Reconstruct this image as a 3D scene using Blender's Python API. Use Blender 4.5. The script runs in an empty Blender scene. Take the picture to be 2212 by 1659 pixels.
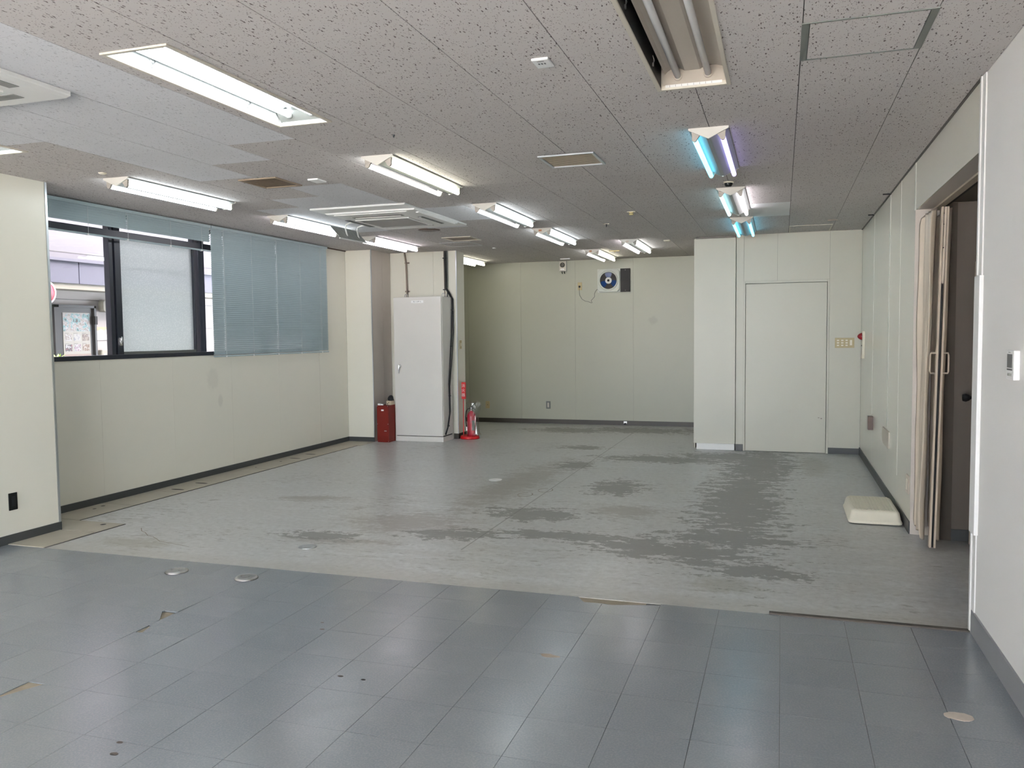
import bpy, bmesh, math, random
from mathutils import Vector, Matrix
random.seed(7)
S = bpy.context.scene
COL = S.collection
PI = math.pi

# ------------------------------------------------------------------ camera
cam = bpy.data.cameras.new('camera'); co = bpy.data.objects.new('camera', cam); COL.objects.link(co)
rgt = Vector((0.9502707714783543, 0.31123468777752755, -0.010882554753288955))
up = Vector((-0.008322179415833377, 0.06031040870252942, 0.9981449774115503))
fwd = Vector((-0.3113136717262897, 0.9484174311589589, -0.05990136951804296))
m = Matrix((rgt, up, -fwd)).transposed().to_4x4(); m.translation = (0, 0, 1.45)
co.matrix_world = m
cam.sensor_width = 36.0; cam.lens = 36.0 * 1775.927 / 2212.0
cam.clip_start = 0.05; cam.clip_end = 200
S.camera = co

# ------------------------------------------------------------------ world / exposure
w = bpy.data.worlds.new('overcast_sky'); S.world = w; w.use_nodes = True
bg = w.node_tree.nodes['Background']
bg.inputs[0].default_value = (0.86, 0.92, 1.0, 1); bg.inputs[1].default_value = 8.0
sl = bpy.data.lights.new('bounce_sun', 'SUN'); so = bpy.data.objects.new('bounce_sun', sl); COL.objects.link(so)
sl.energy = 500.0; sl.color = (1.0, .93, .86); sl.angle = .03
so.rotation_euler = Vector((.30, .44, -1.0)).to_track_quat('-Z', 'Y').to_euler()   # added sunlight with no visible source; bounces off the ground behind onto the ceiling
S.view_settings.view_transform = 'Standard'; S.view_settings.look = 'None'
S.view_settings.exposure = 1.47; S.view_settings.gamma = 1.0; S.view_settings.use_curve_mapping = False
S.cycles.max_bounces = 8; S.cycles.diffuse_bounces = 4; S.cycles.use_adaptive_sampling = True; S.cycles.adaptive_threshold = .02; S.cycles.glossy_bounces = 3
S.cycles.transmission_bounces = 4; S.cycles.transparent_max_bounces = 8
S.cycles.caustics_reflective = False; S.cycles.caustics_refractive = False
S.cycles.sample_clamp_indirect = 4.0
TUBE = 5.0            # brightness of a lit fluorescent tube

# ------------------------------------------------------------------ materials
def N(nt, t, **k):
    n = nt.nodes.new(t)
    for a, v in k.items(): setattr(n, a, v)
    return n
def newmat(name):
    mt = bpy.data.materials.new(name); mt.use_nodes = True
    return mt, mt.node_tree, mt.node_tree.nodes['Principled BSDF']
def mat(name, col, rough=.5, metal=0., var=.05, scale=8., bump=0., bscale=200., spec=.5):
    mt, nt, b = newmat(name); L = nt.links
    b.inputs['Roughness'].default_value = rough; b.inputs['Metallic'].default_value = metal
    b.inputs['Specular IOR Level'].default_value = spec
    tc = N(nt, 'ShaderNodeNewGeometry')
    nz = N(nt, 'ShaderNodeTexNoise'); nz.inputs['Scale'].default_value = scale; nz.inputs['Detail'].default_value = 4
    L.new(tc.outputs['Position'], nz.inputs['Vector'])
    mx = N(nt, 'ShaderNodeMix', data_type='RGBA')
    mx.inputs[6].default_value = tuple(c * (1 - var) for c in col) + (1,)
    mx.inputs[7].default_value = tuple(min(1, c * (1 + var)) for c in col) + (1,)
    L.new(nz.outputs['Fac'], mx.inputs[0]); L.new(mx.outputs[2], b.inputs['Base Color'])
    if bump:
        n2 = N(nt, 'ShaderNodeTexNoise'); n2.inputs['Scale'].default_value = bscale
        L.new(tc.outputs['Position'], n2.inputs['Vector'])
        bp = N(nt, 'ShaderNodeBump'); bp.inputs['Strength'].default_value = bump; bp.inputs['Distance'].default_value = .002
        L.new(n2.outputs['Fac'], bp.inputs['Height']); L.new(bp.outputs[0], b.inputs['Normal'])
    return mt
def emis(name, col, s):
    mt, nt, b = newmat(name)
    b.inputs['Base Color'].default_value = (.8, .8, .8, 1)
    b.inputs['Emission Color'].default_value = (*col, 1); b.inputs['Emission Strength'].default_value = s
    return mt

def math_n(nt, op, a, b=None, clamp=False):
    n = N(nt, 'ShaderNodeMath', operation=op); n.use_clamp = clamp
    for i, v in enumerate((a, b)):
        if v is None: continue
        if isinstance(v, (int, float)): n.inputs[i].default_value = v
        else: nt.links.new(v, n.inputs[i])
    return n.outputs[0]
def maprange(nt, v, a, b, c=0., d=1., smooth=True):
    n = N(nt, 'ShaderNodeMapRange', interpolation_type='SMOOTHSTEP' if smooth else 'LINEAR')
    n.inputs[1].default_value = a; n.inputs[2].default_value = b; n.inputs[3].default_value = c; n.inputs[4].default_value = d
    nt.links.new(v, n.inputs[0]); return n.outputs[0]
def mixc(nt, f, a, b):
    n = N(nt, 'ShaderNodeMix', data_type='RGBA')
    for s_, v in ((0, f), (6, a), (7, b)):
        if isinstance(v, tuple): n.inputs[s_].default_value = (*v, 1) if len(v) == 3 else v
        elif isinstance(v, (int, float)): n.inputs[s_].default_value = v
        else: nt.links.new(v, n.inputs[s_])
    return n.outputs[2]
def noise(nt, vec, scale, detail=4., rough=.55):
    n = N(nt, 'ShaderNodeTexNoise'); n.inputs['Scale'].default_value = scale
    n.inputs['Detail'].default_value = detail; n.inputs['Roughness'].default_value = rough
    nt.links.new(vec, n.inputs['Vector']); return n.outputs['Fac']
def mapping(nt, vec, loc=(0, 0, 0), rot=0., sc=(1, 1, 1), typ='POINT'):
    n = N(nt, 'ShaderNodeMapping', vector_type=typ)
    n.inputs['Location'].default_value = loc; n.inputs['Rotation'].default_value = (0, 0, rot); n.inputs['Scale'].default_value = sc
    nt.links.new(vec, n.inputs['Vector']); return n.outputs[0]

def tile_mat(name, base, hole, amount):
    """fissured mineral ceiling board"""
    mt, nt, b = newmat(name); L = nt.links
    g = N(nt, 'ShaderNodeNewGeometry').outputs['Position']
    nd = N(nt, 'ShaderNodeTexNoise'); nd.inputs['Scale'].default_value = 45; nd.inputs['Detail'].default_value = 2
    L.new(g, nd.inputs['Vector'])
    ds = N(nt, 'ShaderNodeVectorMath', operation='MULTIPLY_ADD')
    L.new(nd.outputs['Color'], ds.inputs[0]); ds.inputs[1].default_value = (.016, .010, 0); L.new(g, ds.inputs[2])
    def strokes(sx, sy, thr, ro):
        mp = mapping(nt, ds.outputs[0], sc=(sx, sy, 0), rot=ro)
        v = N(nt, 'ShaderNodeTexVoronoi'); v.inputs['Scale'].default_value = 1
        L.new(mp, v.inputs['Vector'])
        sep = N(nt, 'ShaderNodeSeparateColor'); L.new(v.outputs['Color'], sep.inputs[0])
        lim = math_n(nt, 'MULTIPLY', maprange(nt, sep.outputs[0], .25, 1), thr)
        return maprange(nt, math_n(nt, 'SUBTRACT', v.outputs['Distance'], lim), -.03, .03, 1, 0)
    a = strokes(92, 30, .29, .10); c = strokes(150, 100, .34, 0.)
    hm = math_n(nt, 'MAXIMUM', a, math_n(nt, 'MULTIPLY', c, .75))
    rnd = N(nt, 'ShaderNodeObjectInfo').outputs['Random']
    bc = mixc(nt, noise(nt, g, 2.2), tuple(x * .93 for x in base), tuple(x * 1.06 for x in base))
    bc = mixc(nt, math_n(nt, 'MULTIPLY', rnd, .06), bc, (.2, .19, .18))
    col = mixc(nt, math_n(nt, 'MULTIPLY', hm, amount), bc, hole)
    L.new(col, b.inputs['Base Color']); b.inputs['Roughness'].default_value = .9; b.inputs['Specular IOR Level'].default_value = .2
    bp = N(nt, 'ShaderNodeBump'); bp.inputs['Strength'].default_value = .5; bp.inputs['Distance'].default_value = .002; bp.invert = True
    L.new(hm, bp.inputs['Height']); L.new(bp.outputs[0], b.inputs['Normal'])
    return mt

def wall_mat(name, col, rough, stains=(), grain=.15):
    mt, nt, b = newmat(name); L = nt.links
    g = N(nt, 'ShaderNodeNewGeometry').outputs['Position']
    bc = mixc(nt, noise(nt, g, 1.1, 5), tuple(x * .955 for x in col), tuple(x * 1.03 for x in col))
    bc = mixc(nt, maprange(nt, noise(nt, g, 5.5, 6, .65), .62, .80, 0, .10), bc, tuple(x * .55 for x in col))
    for (c, r, f) in stains:
        mp = mapping(nt, g, loc=c, sc=r, typ='TEXTURE')
        ln = N(nt, 'ShaderNodeVectorMath', operation='LENGTH'); L.new(mp, ln.inputs[0])
        v = math_n(nt, 'ADD', ln.outputs['Value'], math_n(nt, 'MULTIPLY', noise(nt, g, 24, 5), .9))
        bc = mixc(nt, maprange(nt, v, .9, 1.5, f, 0), bc, tuple(x * .6 for x in col))
    L.new(bc, b.inputs['Base Color']); b.inputs['Roughness'].default_value = rough
    bp = N(nt, 'ShaderNodeBump'); bp.inputs['Strength'].default_value = grain; bp.inputs['Distance'].default_value = .001
    L.new(noise(nt, g, 260, 3), bp.inputs['Height']); L.new(bp.outputs[0], b.inputs['Normal'])
    return mt

def concrete_mat():
    mt, nt, b = newmat('worn_concrete'); L = nt.links
    g = N(nt, 'ShaderNodeNewGeometry').outputs['Position']
    big = noise(nt, g, .8, 5)
    st = noise(nt, mapping(nt, g, sc=(.9, 3.6, 1)), 1.5, 9, .70)
    st2 = noise(nt, mapping(nt, g, sc=(3, 14, 1), rot=.5), 2.2, 6, .7)
    fine = noise(nt, g, 22, 6, .7)
    edge = noise(nt, mapping(nt, g, sc=(2.6, 5.5, 1)), 1.9, 9, .72)
    col = mixc(nt, big, (.46, .47, .465), (.56, .565, .55))
    col = mixc(nt, math_n(nt, 'MULTIPLY', maprange(nt, st, .46, .60, 0, .75), maprange(nt, noise(nt, g, .55, 3), .38, .62, .25, 1)), col, (.62, .635, .635))
    col = mixc(nt, maprange(nt, fine, .35, .65, 0, .35), col, (.26, .26, .25))
    def blobs(lst, amp):
        out = None
        for (x, y, rx, ry, ro) in lst:
            mp = mapping(nt, g, loc=(x, y, 0), rot=ro, sc=(rx, ry, 50), typ='TEXTURE')
            ln = N(nt, 'ShaderNodeVectorMath', operation='LENGTH'); L.new(mp, ln.inputs[0])
            v = math_n(nt, 'SUBTRACT', 1., ln.outputs['Value'])
            v = math_n(nt, 'MAXIMUM', v, -1.)
            out = v if out is None else math_n(nt, 'MAXIMUM', out, v)
        n_ = math_n(nt, 'MULTIPLY', math_n(nt, 'SUBTRACT', edge, .5), amp)
        n2_ = math_n(nt, 'MULTIPLY', math_n(nt, 'SUBTRACT', fine, .5), amp * .45)
        return math_n(nt, 'ADD', math_n(nt, 'ADD', out, n_), n2_)
    # pale brown worn smears
    br = blobs([(-2.45, 7.6, .42, 2.3, -.06), (-2.75, 5.75, .75, .55, 0), (-1.2, 6.6, .5, .35, 0), (-3.0, 5.1, .7, .12, .1), (-4.0, 6.4, .55, .18, .2)], 2.4)
    col = mixc(nt, maprange(nt, br, .1, .8, 0, .75), col, (.25, .232, .21))
    dk = blobs([(-.32, 7.2, .44, 2.3, 0.02), (-.22, 9.2, .46, 1.9, -.04), (-.72, 5.48, .80, .34, -.12), (-.15, 5.12, .45, .18, -.1),
                (-1.45, 5.66, .75, .17, 0), (-1.48, 7.6, .34, .50, 0), (-1.3, 9.45, .95, .34, 0), (-.55, 9.8, .8, .45, 0),
                (-2.4, 10.2, .36, .22, 0), (-2.15, 8.8, .26, .4, 0), (-2.0, 12.2, 1.1, .45, 0), (-.35, 5.9, .62, .28, 0), (-3.0, 12.0, .8, .4, 0), (-2.25, 5.5, .5, .2, .3), (-1.9, 6.3, .5, .3, 0), (-3.2, 5.2, .4, .15, 0)], 3.6)
    m_dk = maprange(nt, dk, .22, .32, 0, .82)
    col = mixc(nt, m_dk, col, (.175, .172, .158))
    # fine flecks of old adhesive
    fl_ = noise(nt, mapping(nt, g, sc=(3, 9, 1), rot=-.2), 2.6, 8, .72)
    col = mixc(nt, maprange(nt, math_n(nt, 'ADD', fl_, math_n(nt, 'MULTIPLY', math_n(nt, 'SUBTRACT', noise(nt, g, 1.3, 3), .5), .42)), .60, .625, 0, .7), col, (.23, .225, .205))
    ye = blobs([(-.30, 4.8, .30, .22, 0), (.34, 9.4, .22, 1.0, 0), (-4.4, 4.65, .5, .18, 0)], 1.6)
    col = mixc(nt, maprange(nt, ye, .1, .7, 0, .5), col, (.24, .225, .165))
    # saw cut joint
    sx = N(nt, 'ShaderNodeSeparateXYZ'); L.new(g, sx.inputs[0])
    dj = math_n(nt, 'ABSOLUTE', math_n(nt, 'ADD', sx.outputs[0], 2.05))
    jy = math_n(nt, 'GREATER_THAN', sx.outputs[1], 5.1)
    jm = math_n(nt, 'MULTIPLY', maprange(nt, dj, .003, .008, 1, 0), jy)
    col = mixc(nt, math_n(nt, 'MULTIPLY', jm, .75), col, (.12, .12, .11))
    # cement rim beside the vinyl
    rim = maprange(nt, sx.outputs[1], 4.42, 4.62, .45, 0)
    col = mixc(nt, rim, col, (.36, .345, .30))
    L.new(col, b.inputs['Base Color'])
    b.inputs['Specular IOR Level'].default_value = .85
    ro = math_n(nt, 'ADD', maprange(nt, st, .35, .7, .284, .34), math_n(nt, 'MULTIPLY', m_dk, .12))
    L.new(ro, b.inputs['Roughness'])
    bp = N(nt, 'ShaderNodeBump'); bp.inputs['Strength'].default_value = .12; bp.inputs['Distance'].default_value = .004
    L.new(math_n(nt, 'ADD', fine, st2), bp.inputs['Height']); L.new(bp.outputs[0], b.inputs['Normal'])
    return mt

def vinyl_mat():
    mt, nt, b = newmat('grey_blue_vinyl_tile'); L = nt.links
    g = N(nt, 'ShaderNodeNewGeometry').outputs['Position']
    rnd = N(nt, 'ShaderNodeObjectInfo').outputs['Random']
    col = mixc(nt, rnd, (.181, .206, .228), (.198, .222, .242))
    col = mixc(nt, maprange(nt, noise(nt, g, 120, 4, .85), .45, .60, 0, .42), col, (.29, .30, .305))
    col = mixc(nt, maprange(nt, noise(nt, g, 4.5, 7, .68), .45, .75, 0, .24), col, (.29, .305, .315))
    col = mixc(nt, maprange(nt, noise(nt, mapping(nt, g, sc=(2.2, 5, 1)), 14.0, 6, .7), .735, .77, 0, .35), col, (.15, .145, .13))
    L.new(col, b.inputs['Base Color'])
    ro = maprange(nt, noise(nt, g, 3.4, 6, .65), .35, .7, .205, .262)
    L.new(ro, b.inputs['Roughness'])
    b.inputs['Specular IOR Level'].default_value = .75
    bp = N(nt, 'ShaderNodeBump'); bp.inputs['Strength'].default_value = .16; bp.inputs['Distance'].default_value = .002
    L.new(math_n(nt, 'ADD', noise(nt, g, 9, 3), math_n(nt, 'MULTIPLY', noise(nt, g, 150, 2), .25)), bp.inputs['Height'])
    L.new(bp.outputs[0], b.inputs['Normal'])
    return mt

def glass_mat(name, tint=(1, 1, 1), refl=.04, rough=.02):
    mt, nt, b = newmat(name); L = nt.links; nt.nodes.remove(b)
    out = [n for n in nt.nodes if n.type == 'OUTPUT_MATERIAL'][0]
    t = N(nt, 'ShaderNodeBsdfTransparent'); t.inputs[0].default_value = (*tint, 1)
    gl = N(nt, 'ShaderNodeBsdfGlossy'); gl.inputs['Roughness'].default_value = rough
    gm = N(nt, 'ShaderNodeNewGeometry'); dt = N(nt, 'ShaderNodeVectorMath', operation='DOT_PRODUCT')
    L.new(gm.outputs['Normal'], dt.inputs[0]); L.new(gm.outputs['Incoming'], dt.inputs[1])
    c_ = math_n(nt, 'SUBTRACT', 1., math_n(nt, 'ABSOLUTE', dt.outputs['Value']))
    f = math_n(nt, 'ADD', math_n(nt, 'MULTIPLY', math_n(nt, 'POWER', c_, 5.), .9), refl)
    mx = N(nt, 'ShaderNodeMixShader'); L.new(math_n(nt, 'MINIMUM', f, 1.), mx.inputs[0]); L.new(t.outputs[0], mx.inputs[1]); L.new(gl.outputs[0], mx.inputs[2])
    L.new(mx.outputs[0], out.inputs[0]); return mt
def frosted_mat():
    mt, nt, b = newmat('frosted_wired_glass'); L = nt.links; nt.nodes.remove(b)
    out = [n for n in nt.nodes if n.type == 'OUTPUT_MATERIAL'][0]
    g = N(nt, 'ShaderNodeNewGeometry').outputs['Position']
    v = N(nt, 'ShaderNodeTexVoronoi'); v.inputs['Scale'].default_value = 70; L.new(mapping(nt, g, sc=(0, 1, 1)), v.inputs['Vector'])
    t = N(nt, 'ShaderNodeBsdfTransparent'); t.inputs[0].default_value = (.76, .80, .78, 1)
    tr = N(nt, 'ShaderNodeBsdfTranslucent')
    L.new(mixc(nt, maprange(nt, v.outputs['Distance'], .1, .6), (.74, .80, .77), (.64, .70, .68)), tr.inputs[0])
    mx = N(nt, 'ShaderNodeMixShader'); mx.inputs[0].default_value = .62; L.new(t.outputs[0], mx.inputs[1]); L.new(tr.outputs[0], mx.inputs[2])
    gl = N(nt, 'ShaderNodeBsdfGlossy'); gl.inputs['Roughness'].default_value = .25
    m2 = N(nt, 'ShaderNodeMixShader'); m2.inputs[0].default_value = .06; L.new(mx.outputs[0], m2.inputs[1]); L.new(gl.outputs[0], m2.inputs[2])
    L.new(m2.outputs[0], out.inputs[0]); return mt
def photo_mat(name, cols, scale, seed):
    mt, nt, b = newmat(name); L = nt.links
    g = N(nt, 'ShaderNodeNewGeometry').outputs['Position']
    n = N(nt, 'ShaderNodeTexNoise'); n.inputs['Scale'].default_value = scale; n.inputs['Detail'].default_value = 5
    L.new(mapping(nt, g, loc=(seed, seed * 2, seed * 3)), n.inputs['Vector'])
    r = N(nt, 'ShaderNodeValToRGB'); r.color_ramp.interpolation = 'CONSTANT'
    r.color_ramp.elements[0].color = (*[q * .3 for q in cols[0]], 1); r.color_ramp.elements[1].color = (*[q * .3 for q in cols[-1]], 1); r.color_ramp.elements[1].position = .62
    for i, c in enumerate(cols[1:-1]):
        e = r.color_ramp.elements.new(.40 + .2 * (i + 1) / len(cols)); e.color = (*[q * .3 for q in c], 1)
    L.new(n.outputs['Fac'], r.inputs[0]); L.new(r.outputs[0], b.inputs['Base Color']); b.inputs['Roughness'].default_value = .4
    return mt

CREAM = (.74, .72, .625)
M = {}
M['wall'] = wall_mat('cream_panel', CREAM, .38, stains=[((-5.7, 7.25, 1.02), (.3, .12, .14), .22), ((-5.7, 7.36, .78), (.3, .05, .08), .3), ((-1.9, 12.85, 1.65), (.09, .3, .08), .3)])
M['wall_back'] = wall_mat('shaded_cream_panel', (.50, .49, .415), .38)  # same cream paint, darkened in colour for the dimmer door wall
M['wall_far_shaded'] = wall_mat('shaded_olive_panel', (.375, .375, .30), .38, stains=[((-1.9, 12.85, 1.65), (.09, .3, .08), .3)])  # same paint as the cream panels, shaded olive for the dimmer far end
M['wall_gloss'] = wall_mat('glossy_cream_panel', (.80, .785, .68), .22, grain=.05)
M['wall_white'] = wall_mat('white_wallpaper', (.84, .83, .81), .6, grain=.5)
M['wall_pink'] = wall_mat('aged_pinkish_panel', (.52, .47, .42), .45)
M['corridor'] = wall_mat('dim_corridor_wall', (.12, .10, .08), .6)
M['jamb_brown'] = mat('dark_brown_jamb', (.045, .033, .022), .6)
M['core'] = mat('board_core', (.20, .195, .165), .8)
M['seam'] = mat('cream_joint_strip', (.70, .70, .62), .4)
M['ceil_old'] = tile_mat('old_fissured_board', (.545, .515, .50), (.075, .048, .042), .9)
M['ceil_new'] = tile_mat('new_fissured_board', (.70, .70, .72), (.34, .34, .35), .75)
M['ceil_plain'] = mat('plain_white_board', (.74, .75, .75), .7)
M['void'] = mat('dark_ceiling_void', (.03, .027, .025), .95)
M['concrete'] = concrete_mat()
M['vinyl'] = vinyl_mat()
M['beige_floor'] = mat('beige_trench_board', (.40, .37, .30), .45, var=.18, scale=5)
M['underlay'] = mat('beige_underlay', (.27, .235, .175), .7, var=.2, scale=20)
M['bed'] = mat('dark_adhesive_bed', (.07, .075, .075), .8)
M['lip'] = mat('dark_mortar_lip', (.085, .075, .065), .8, var=.3, scale=30)
M['mortar'] = mat('brown_mortar', (.27, .23, .19), .8, var=.25, scale=30)
M['base_dark'] = mat('dark_grey_vinyl_base', (.045, .049, .050), .45)
M['base_brown'] = mat('dark_brown_vinyl_base', (.035, .029, .022), .45)
M['base_grey'] = mat('light_grey_vinyl_base', (.26, .27, .28), .45)
M['alu'] = mat('aluminium', (.62, .64, .66), .3, 1.)
M['white'] = mat('white_enamel', (.76, .76, .74), .35)
M['reflector'] = mat('white_reflector', (.21, .22, .21), .4)
M['fixture_end'] = mat('off_white_fixture_end', (.62, .60, .55), .4)
M['socket'] = mat('grey_lamp_socket', (.36, .33, .29), .5)
M['tube_off'] = mat('unlit_frosted_tube', (.60, .60, .60), .25)
M['tray_old'] = mat('aged_beige_reflector', (.44, .39, .33), .35)
M['frame_old'] = mat('aged_cream_frame', (.56, .52, .44), .45)
M['dark'] = mat('black_plastic', (.006, .006, .0065), .5, spec=.2)
M['navy'] = mat('black_navy_aluminium', (.012, .016, .026), .3)
M['frame_grey'] = mat('dark_grey_aluminium', (.11, .12, .11), .4)
M['blind'] = mat('grey_teal_slat', (.42, .515, .54), .42, var=.03)
M['cord'] = mat('pale_cord', (.70, .72, .70), .7)
M['plastic_w'] = mat('white_plastic', (.86, .86, .85), .35)
M['plastic_c'] = mat('cream_plastic', (.72, .68, .56), .45, var=.06, scale=14)
M['beige_plate'] = mat('tan_switch_plate', (.42, .34, .18), .4)
M['grille'] = mat('grey_filter_grille', (.16, .16, .155), .7)
M['shade_grey'] = mat('grey_deflector', (.26, .27, .25), .5)
M['steel'] = mat('brushed_steel', (.50, .50, .49), .28, 1.)
M['chrome'] = mat('chrome', (.8, .8, .82), .12, 1.)
M['cabinet'] = mat('ivory_painted_steel', (.66, .64, .60), .38, var=.05, scale=3, bump=.05)
M['cabinet_side'] = M['cabinet']
M['red_dark'] = mat('dark_red_steel', (.15, .010, .005), .5, spec=.25)
M['red'] = mat('bright_red_plastic', (.55, .01, .015), .35)
M['red_can'] = mat('red_extinguisher_paint', (.50, .02, .045), .25)
M['black'] = mat('black_rubber', (.006, .007, .009), .5, spec=.3)
M['pipe'] = mat('brown_conduit', (.17, .13, .10), .5)
M['cardboard'] = mat('beige_carton', (.50, .42, .30), .8)
M['blue'] = mat('blue_fan_blade', (.006, .035, .14), .22)
M['fan_box'] = mat('cream_fan_housing', (.50, .52, .47), .4)
M['brown'] = mat('brown_wood_box', (.06, .024, .010), .4)
M['gold'] = mat('brassy_fitting', (.45, .37, .17), .35, .6)
M['white_mark'] = mat('white_print', (.62, .62, .62), .6)
M['dark_mark'] = mat('grey_print', (.12, .12, .12), .7)
M['curtain'] = mat('beige_vinyl_curtain', (.60, .52, .42), .45, var=.12, scale=3.5)
M['curtain_rail'] = mat('beige_post', (.50, .42, .33), .4)
M['vent_slat'] = mat('beige_vent_slat', (.48, .42, .35), .5, var=.1)
M['vent_brown'] = mat('brown_vent_slat', (.20, .155, .11), .55)
M['glass'] = glass_mat('clear_glass')
M['frosted'] = frosted_mat()
M['bag'] = glass_mat('clear_plastic_bag', (.95, .96, .96), .10, .12)
M['ruby'] = mat('ruby_lens', (.22, .005, .012), .12)
M['stone'] = mat('pale_filler', (.52, .46, .40), .8, var=.1, scale=60)
M['tube'] = emis('lit_tube', (.98, 1.0, .98), TUBE)
M['tube_cool'] = emis('lit_tube_cool', (.90, 1.0, 1.05), TUBE)
M['tube_warm'] = emis('lit_tube_warm', (1.0, .98, .80), TUBE)
M['tube_pink'] = emis('lit_tube_pink', (1.0, .93, 1.0), TUBE)
M['tube_cyan'] = emis('lit_tube_cyan', (.17, .85, 1.2), 1.4)
M['tube_violet'] = emis('lit_tube_violet', (.36, .31, .80), 1.35)
M['tube_palecyan'] = emis('lit_tube_pale_cyan', (.40, .80, .90), 1.6)
M['facade'] = mat('pale_siding', (.38, .355, .34), .7, var=.03)
M['facade_up'] = mat('lilac_white_wall', (.150, .147, .162), .7, var=.03)
M['fascia'] = mat('grey_violet_fascia', (.092, .094, .128), .6, var=.12, scale=3)
M['fascia_edge'] = mat('grey_violet_coping', (.115, .115, .148), .6)
M['beam'] = mat('cream_beam', (.25, .24, .20), .6)
M['door_grey'] = mat('charcoal_shop_door', (.012, .012, .013), .4)
M['asphalt'] = mat('asphalt', (.14, .14, .15), .9, var=.2, scale=20)
M['bounce_ground'] = mat('pale_bounce_ground', (.62, .58, .54), .8, var=.1, scale=2)  # kept light so it throws sunlight up to the ceiling
M['paper'] = mat('cream_paper', (.24, .237, .212), .6)
M['pink_paper'] = mat('pink_paper', (.21, .16, .143), .6)
M['leaf'] = mat('lime_leaf', (.45, .65, .12), .5)
M['sign_red'] = mat('red_road_sign', (.85, .02, .05), .4)
M['sign_brown'] = mat('tan_sign_top', (.55, .38, .22), .5)

# ------------------------------------------------------------------ mesh helpers
class MB:
    def __init__(s): s.v = []; s.f = []; s.sm = []
    def add(s, vs, fs, smooth=False):
        o = len(s.v); s.v += [tuple(v) for v in vs]
        for f in fs: s.f.append(tuple(o + i for i in f)); s.sm.append(smooth)
        return s
    def box(s, x0, x1, y0, y1, z0, z1):
        vs = [(x, y, z) for z in (z0, z1) for y in (y0, y1) for x in (x0, x1)]
        return s.add(vs, [(0, 2, 3, 1), (4, 5, 7, 6), (0, 1, 5, 4), (2, 6, 7, 3), (0, 4, 6, 2), (1, 3, 7, 5)])
    def prism(s, poly, axis, a0, a1, smooth=False):
        """poly: 2-D points; axis 'x','y','z' is the extrusion axis (poly gives the other two in order)"""
        n = len(poly)
        def P(p, a):
            return {'x': (a, p[0], p[1]), 'y': (p[0], a, p[1]), 'z': (p[0], p[1], a)}[axis]
        vs = [P(p, a0) for p in poly] + [P(p, a1) for p in poly]
        fs = [tuple(range(n - 1, -1, -1)), tuple(range(n, 2 * n))]
        s.add(vs, fs)
        return s.add(vs, [(i, (i + 1) % n, n + (i + 1) % n, n + i) for i in range(n)], smooth)
    def tube(s, pts, r, n=8, caps=True):
        pts = [Vector(p) for p in pts]; rings = []
        rs = r if isinstance(r, (list, tuple)) else [r] * len(pts)
        prev = None
        vs = []
        for i, p in enumerate(pts):
            d = (pts[min(i + 1, len(pts) - 1)] - pts[max(i - 1, 0)]).normalized()
            if prev is None:
                a = Vector((0, 0, 1)) if abs(d.z) < .9 else Vector((1, 0, 0))
                u = d.cross(a).normalized()
            else:
                u = (prev - d * prev.dot(d)).normalized()
            prev = u; v = d.cross(u)
            for k in range(n):
                an = 2 * PI * k / n
                vs.append(p + (u * math.cos(an) + v * math.sin(an)) * rs[i])
        fs = []
        for i in range(len(pts) - 1):
            for k in range(n):
                a = i * n + k; b = i * n + (k + 1) % n
                fs.append((a, b, b + n, a + n))
        s.add(vs, fs, True)
        if caps:
            s.add(vs[:n], [tuple(range(n - 1, -1, -1))]); s.add(vs[-n:], [tuple(range(n))])
        return s
    def lathe(s, prof, c=(0, 0, 0), axis='z', n=20, smooth=True, ang=(0, 2 * PI)):
        """prof: list of (radius, height along axis)"""
        vs = []; full = abs(ang[1] - ang[0] - 2 * PI) < 1e-6; m_ = n if full else n + 1
        for (r, h) in prof:
            for k in range(m_):
                a = ang[0] + (ang[1] - ang[0]) * k / n
                p, q = r * math.cos(a), r * math.sin(a)
                vs.append({'z': (c[0] + p, c[1] + q, c[2] + h), 'y': (c[0] + p, c[1] + h, c[2] + q), 'x': (c[0] + h, c[1] + p, c[2] + q)}[axis])
        fs = []
        for i in range(len(prof) - 1):
            for k in range(n if full else n):
                a = i * m_ + k; b = i * m_ + (k + 1) % m_
                fs.append((a, b, b + m_, a + m_))
        return s.add(vs, fs, smooth)

def obj(name, mb, mt, parent=None, bevel=0, org=None, label=None):
    me = bpy.data.meshes.new(name)
    o_ = Vector(org) if org is not None else (parent_origin(parent) if parent else Vector((0, 0, 0)))
    me.from_pydata([tuple(Vector(v) - o_) for v in mb.v], [], mb.f)
    me.polygons.foreach_set('use_smooth', mb.sm)
    me.validate(); 
    bm = bmesh.new(); bm.from_mesh(me); bmesh.ops.recalc_face_normals(bm, faces=bm.faces)
    bm.to_mesh(me); bm.free()
    me.materials.append(mt); me.update()
    o = bpy.data.objects.new(name, me); COL.objects.link(o)
    if parent is not None:
        o.parent = parent
        if org is not None: o.location = Vector(org) - parent_origin(parent)
    elif org is not None: o.location = org
    if bevel:
        b = o.modifiers.new('bevel', 'BEVEL'); b.width = bevel; b.segments = 2; b.limit_method = 'ANGLE'; b.angle_limit = .6
    if label: o['label'] = label
    return o
def parent_origin(p):
    v = Vector((0, 0, 0))
    while p is not None: v += p.location; p = p.parent
    return v
def tag(o, label, cat, group=None, kind=None):
    o['label'] = label; o['category'] = cat
    if group: o['group'] = group
    if kind: o['kind'] = kind
    return o
def thing(name, loc, label, cat, group=None, kind=None):
    o = bpy.data.objects.new(name, None); COL.objects.link(o); o.location = loc; o.empty_display_size = .1
    return tag(o, label, cat, group, kind)
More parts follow.
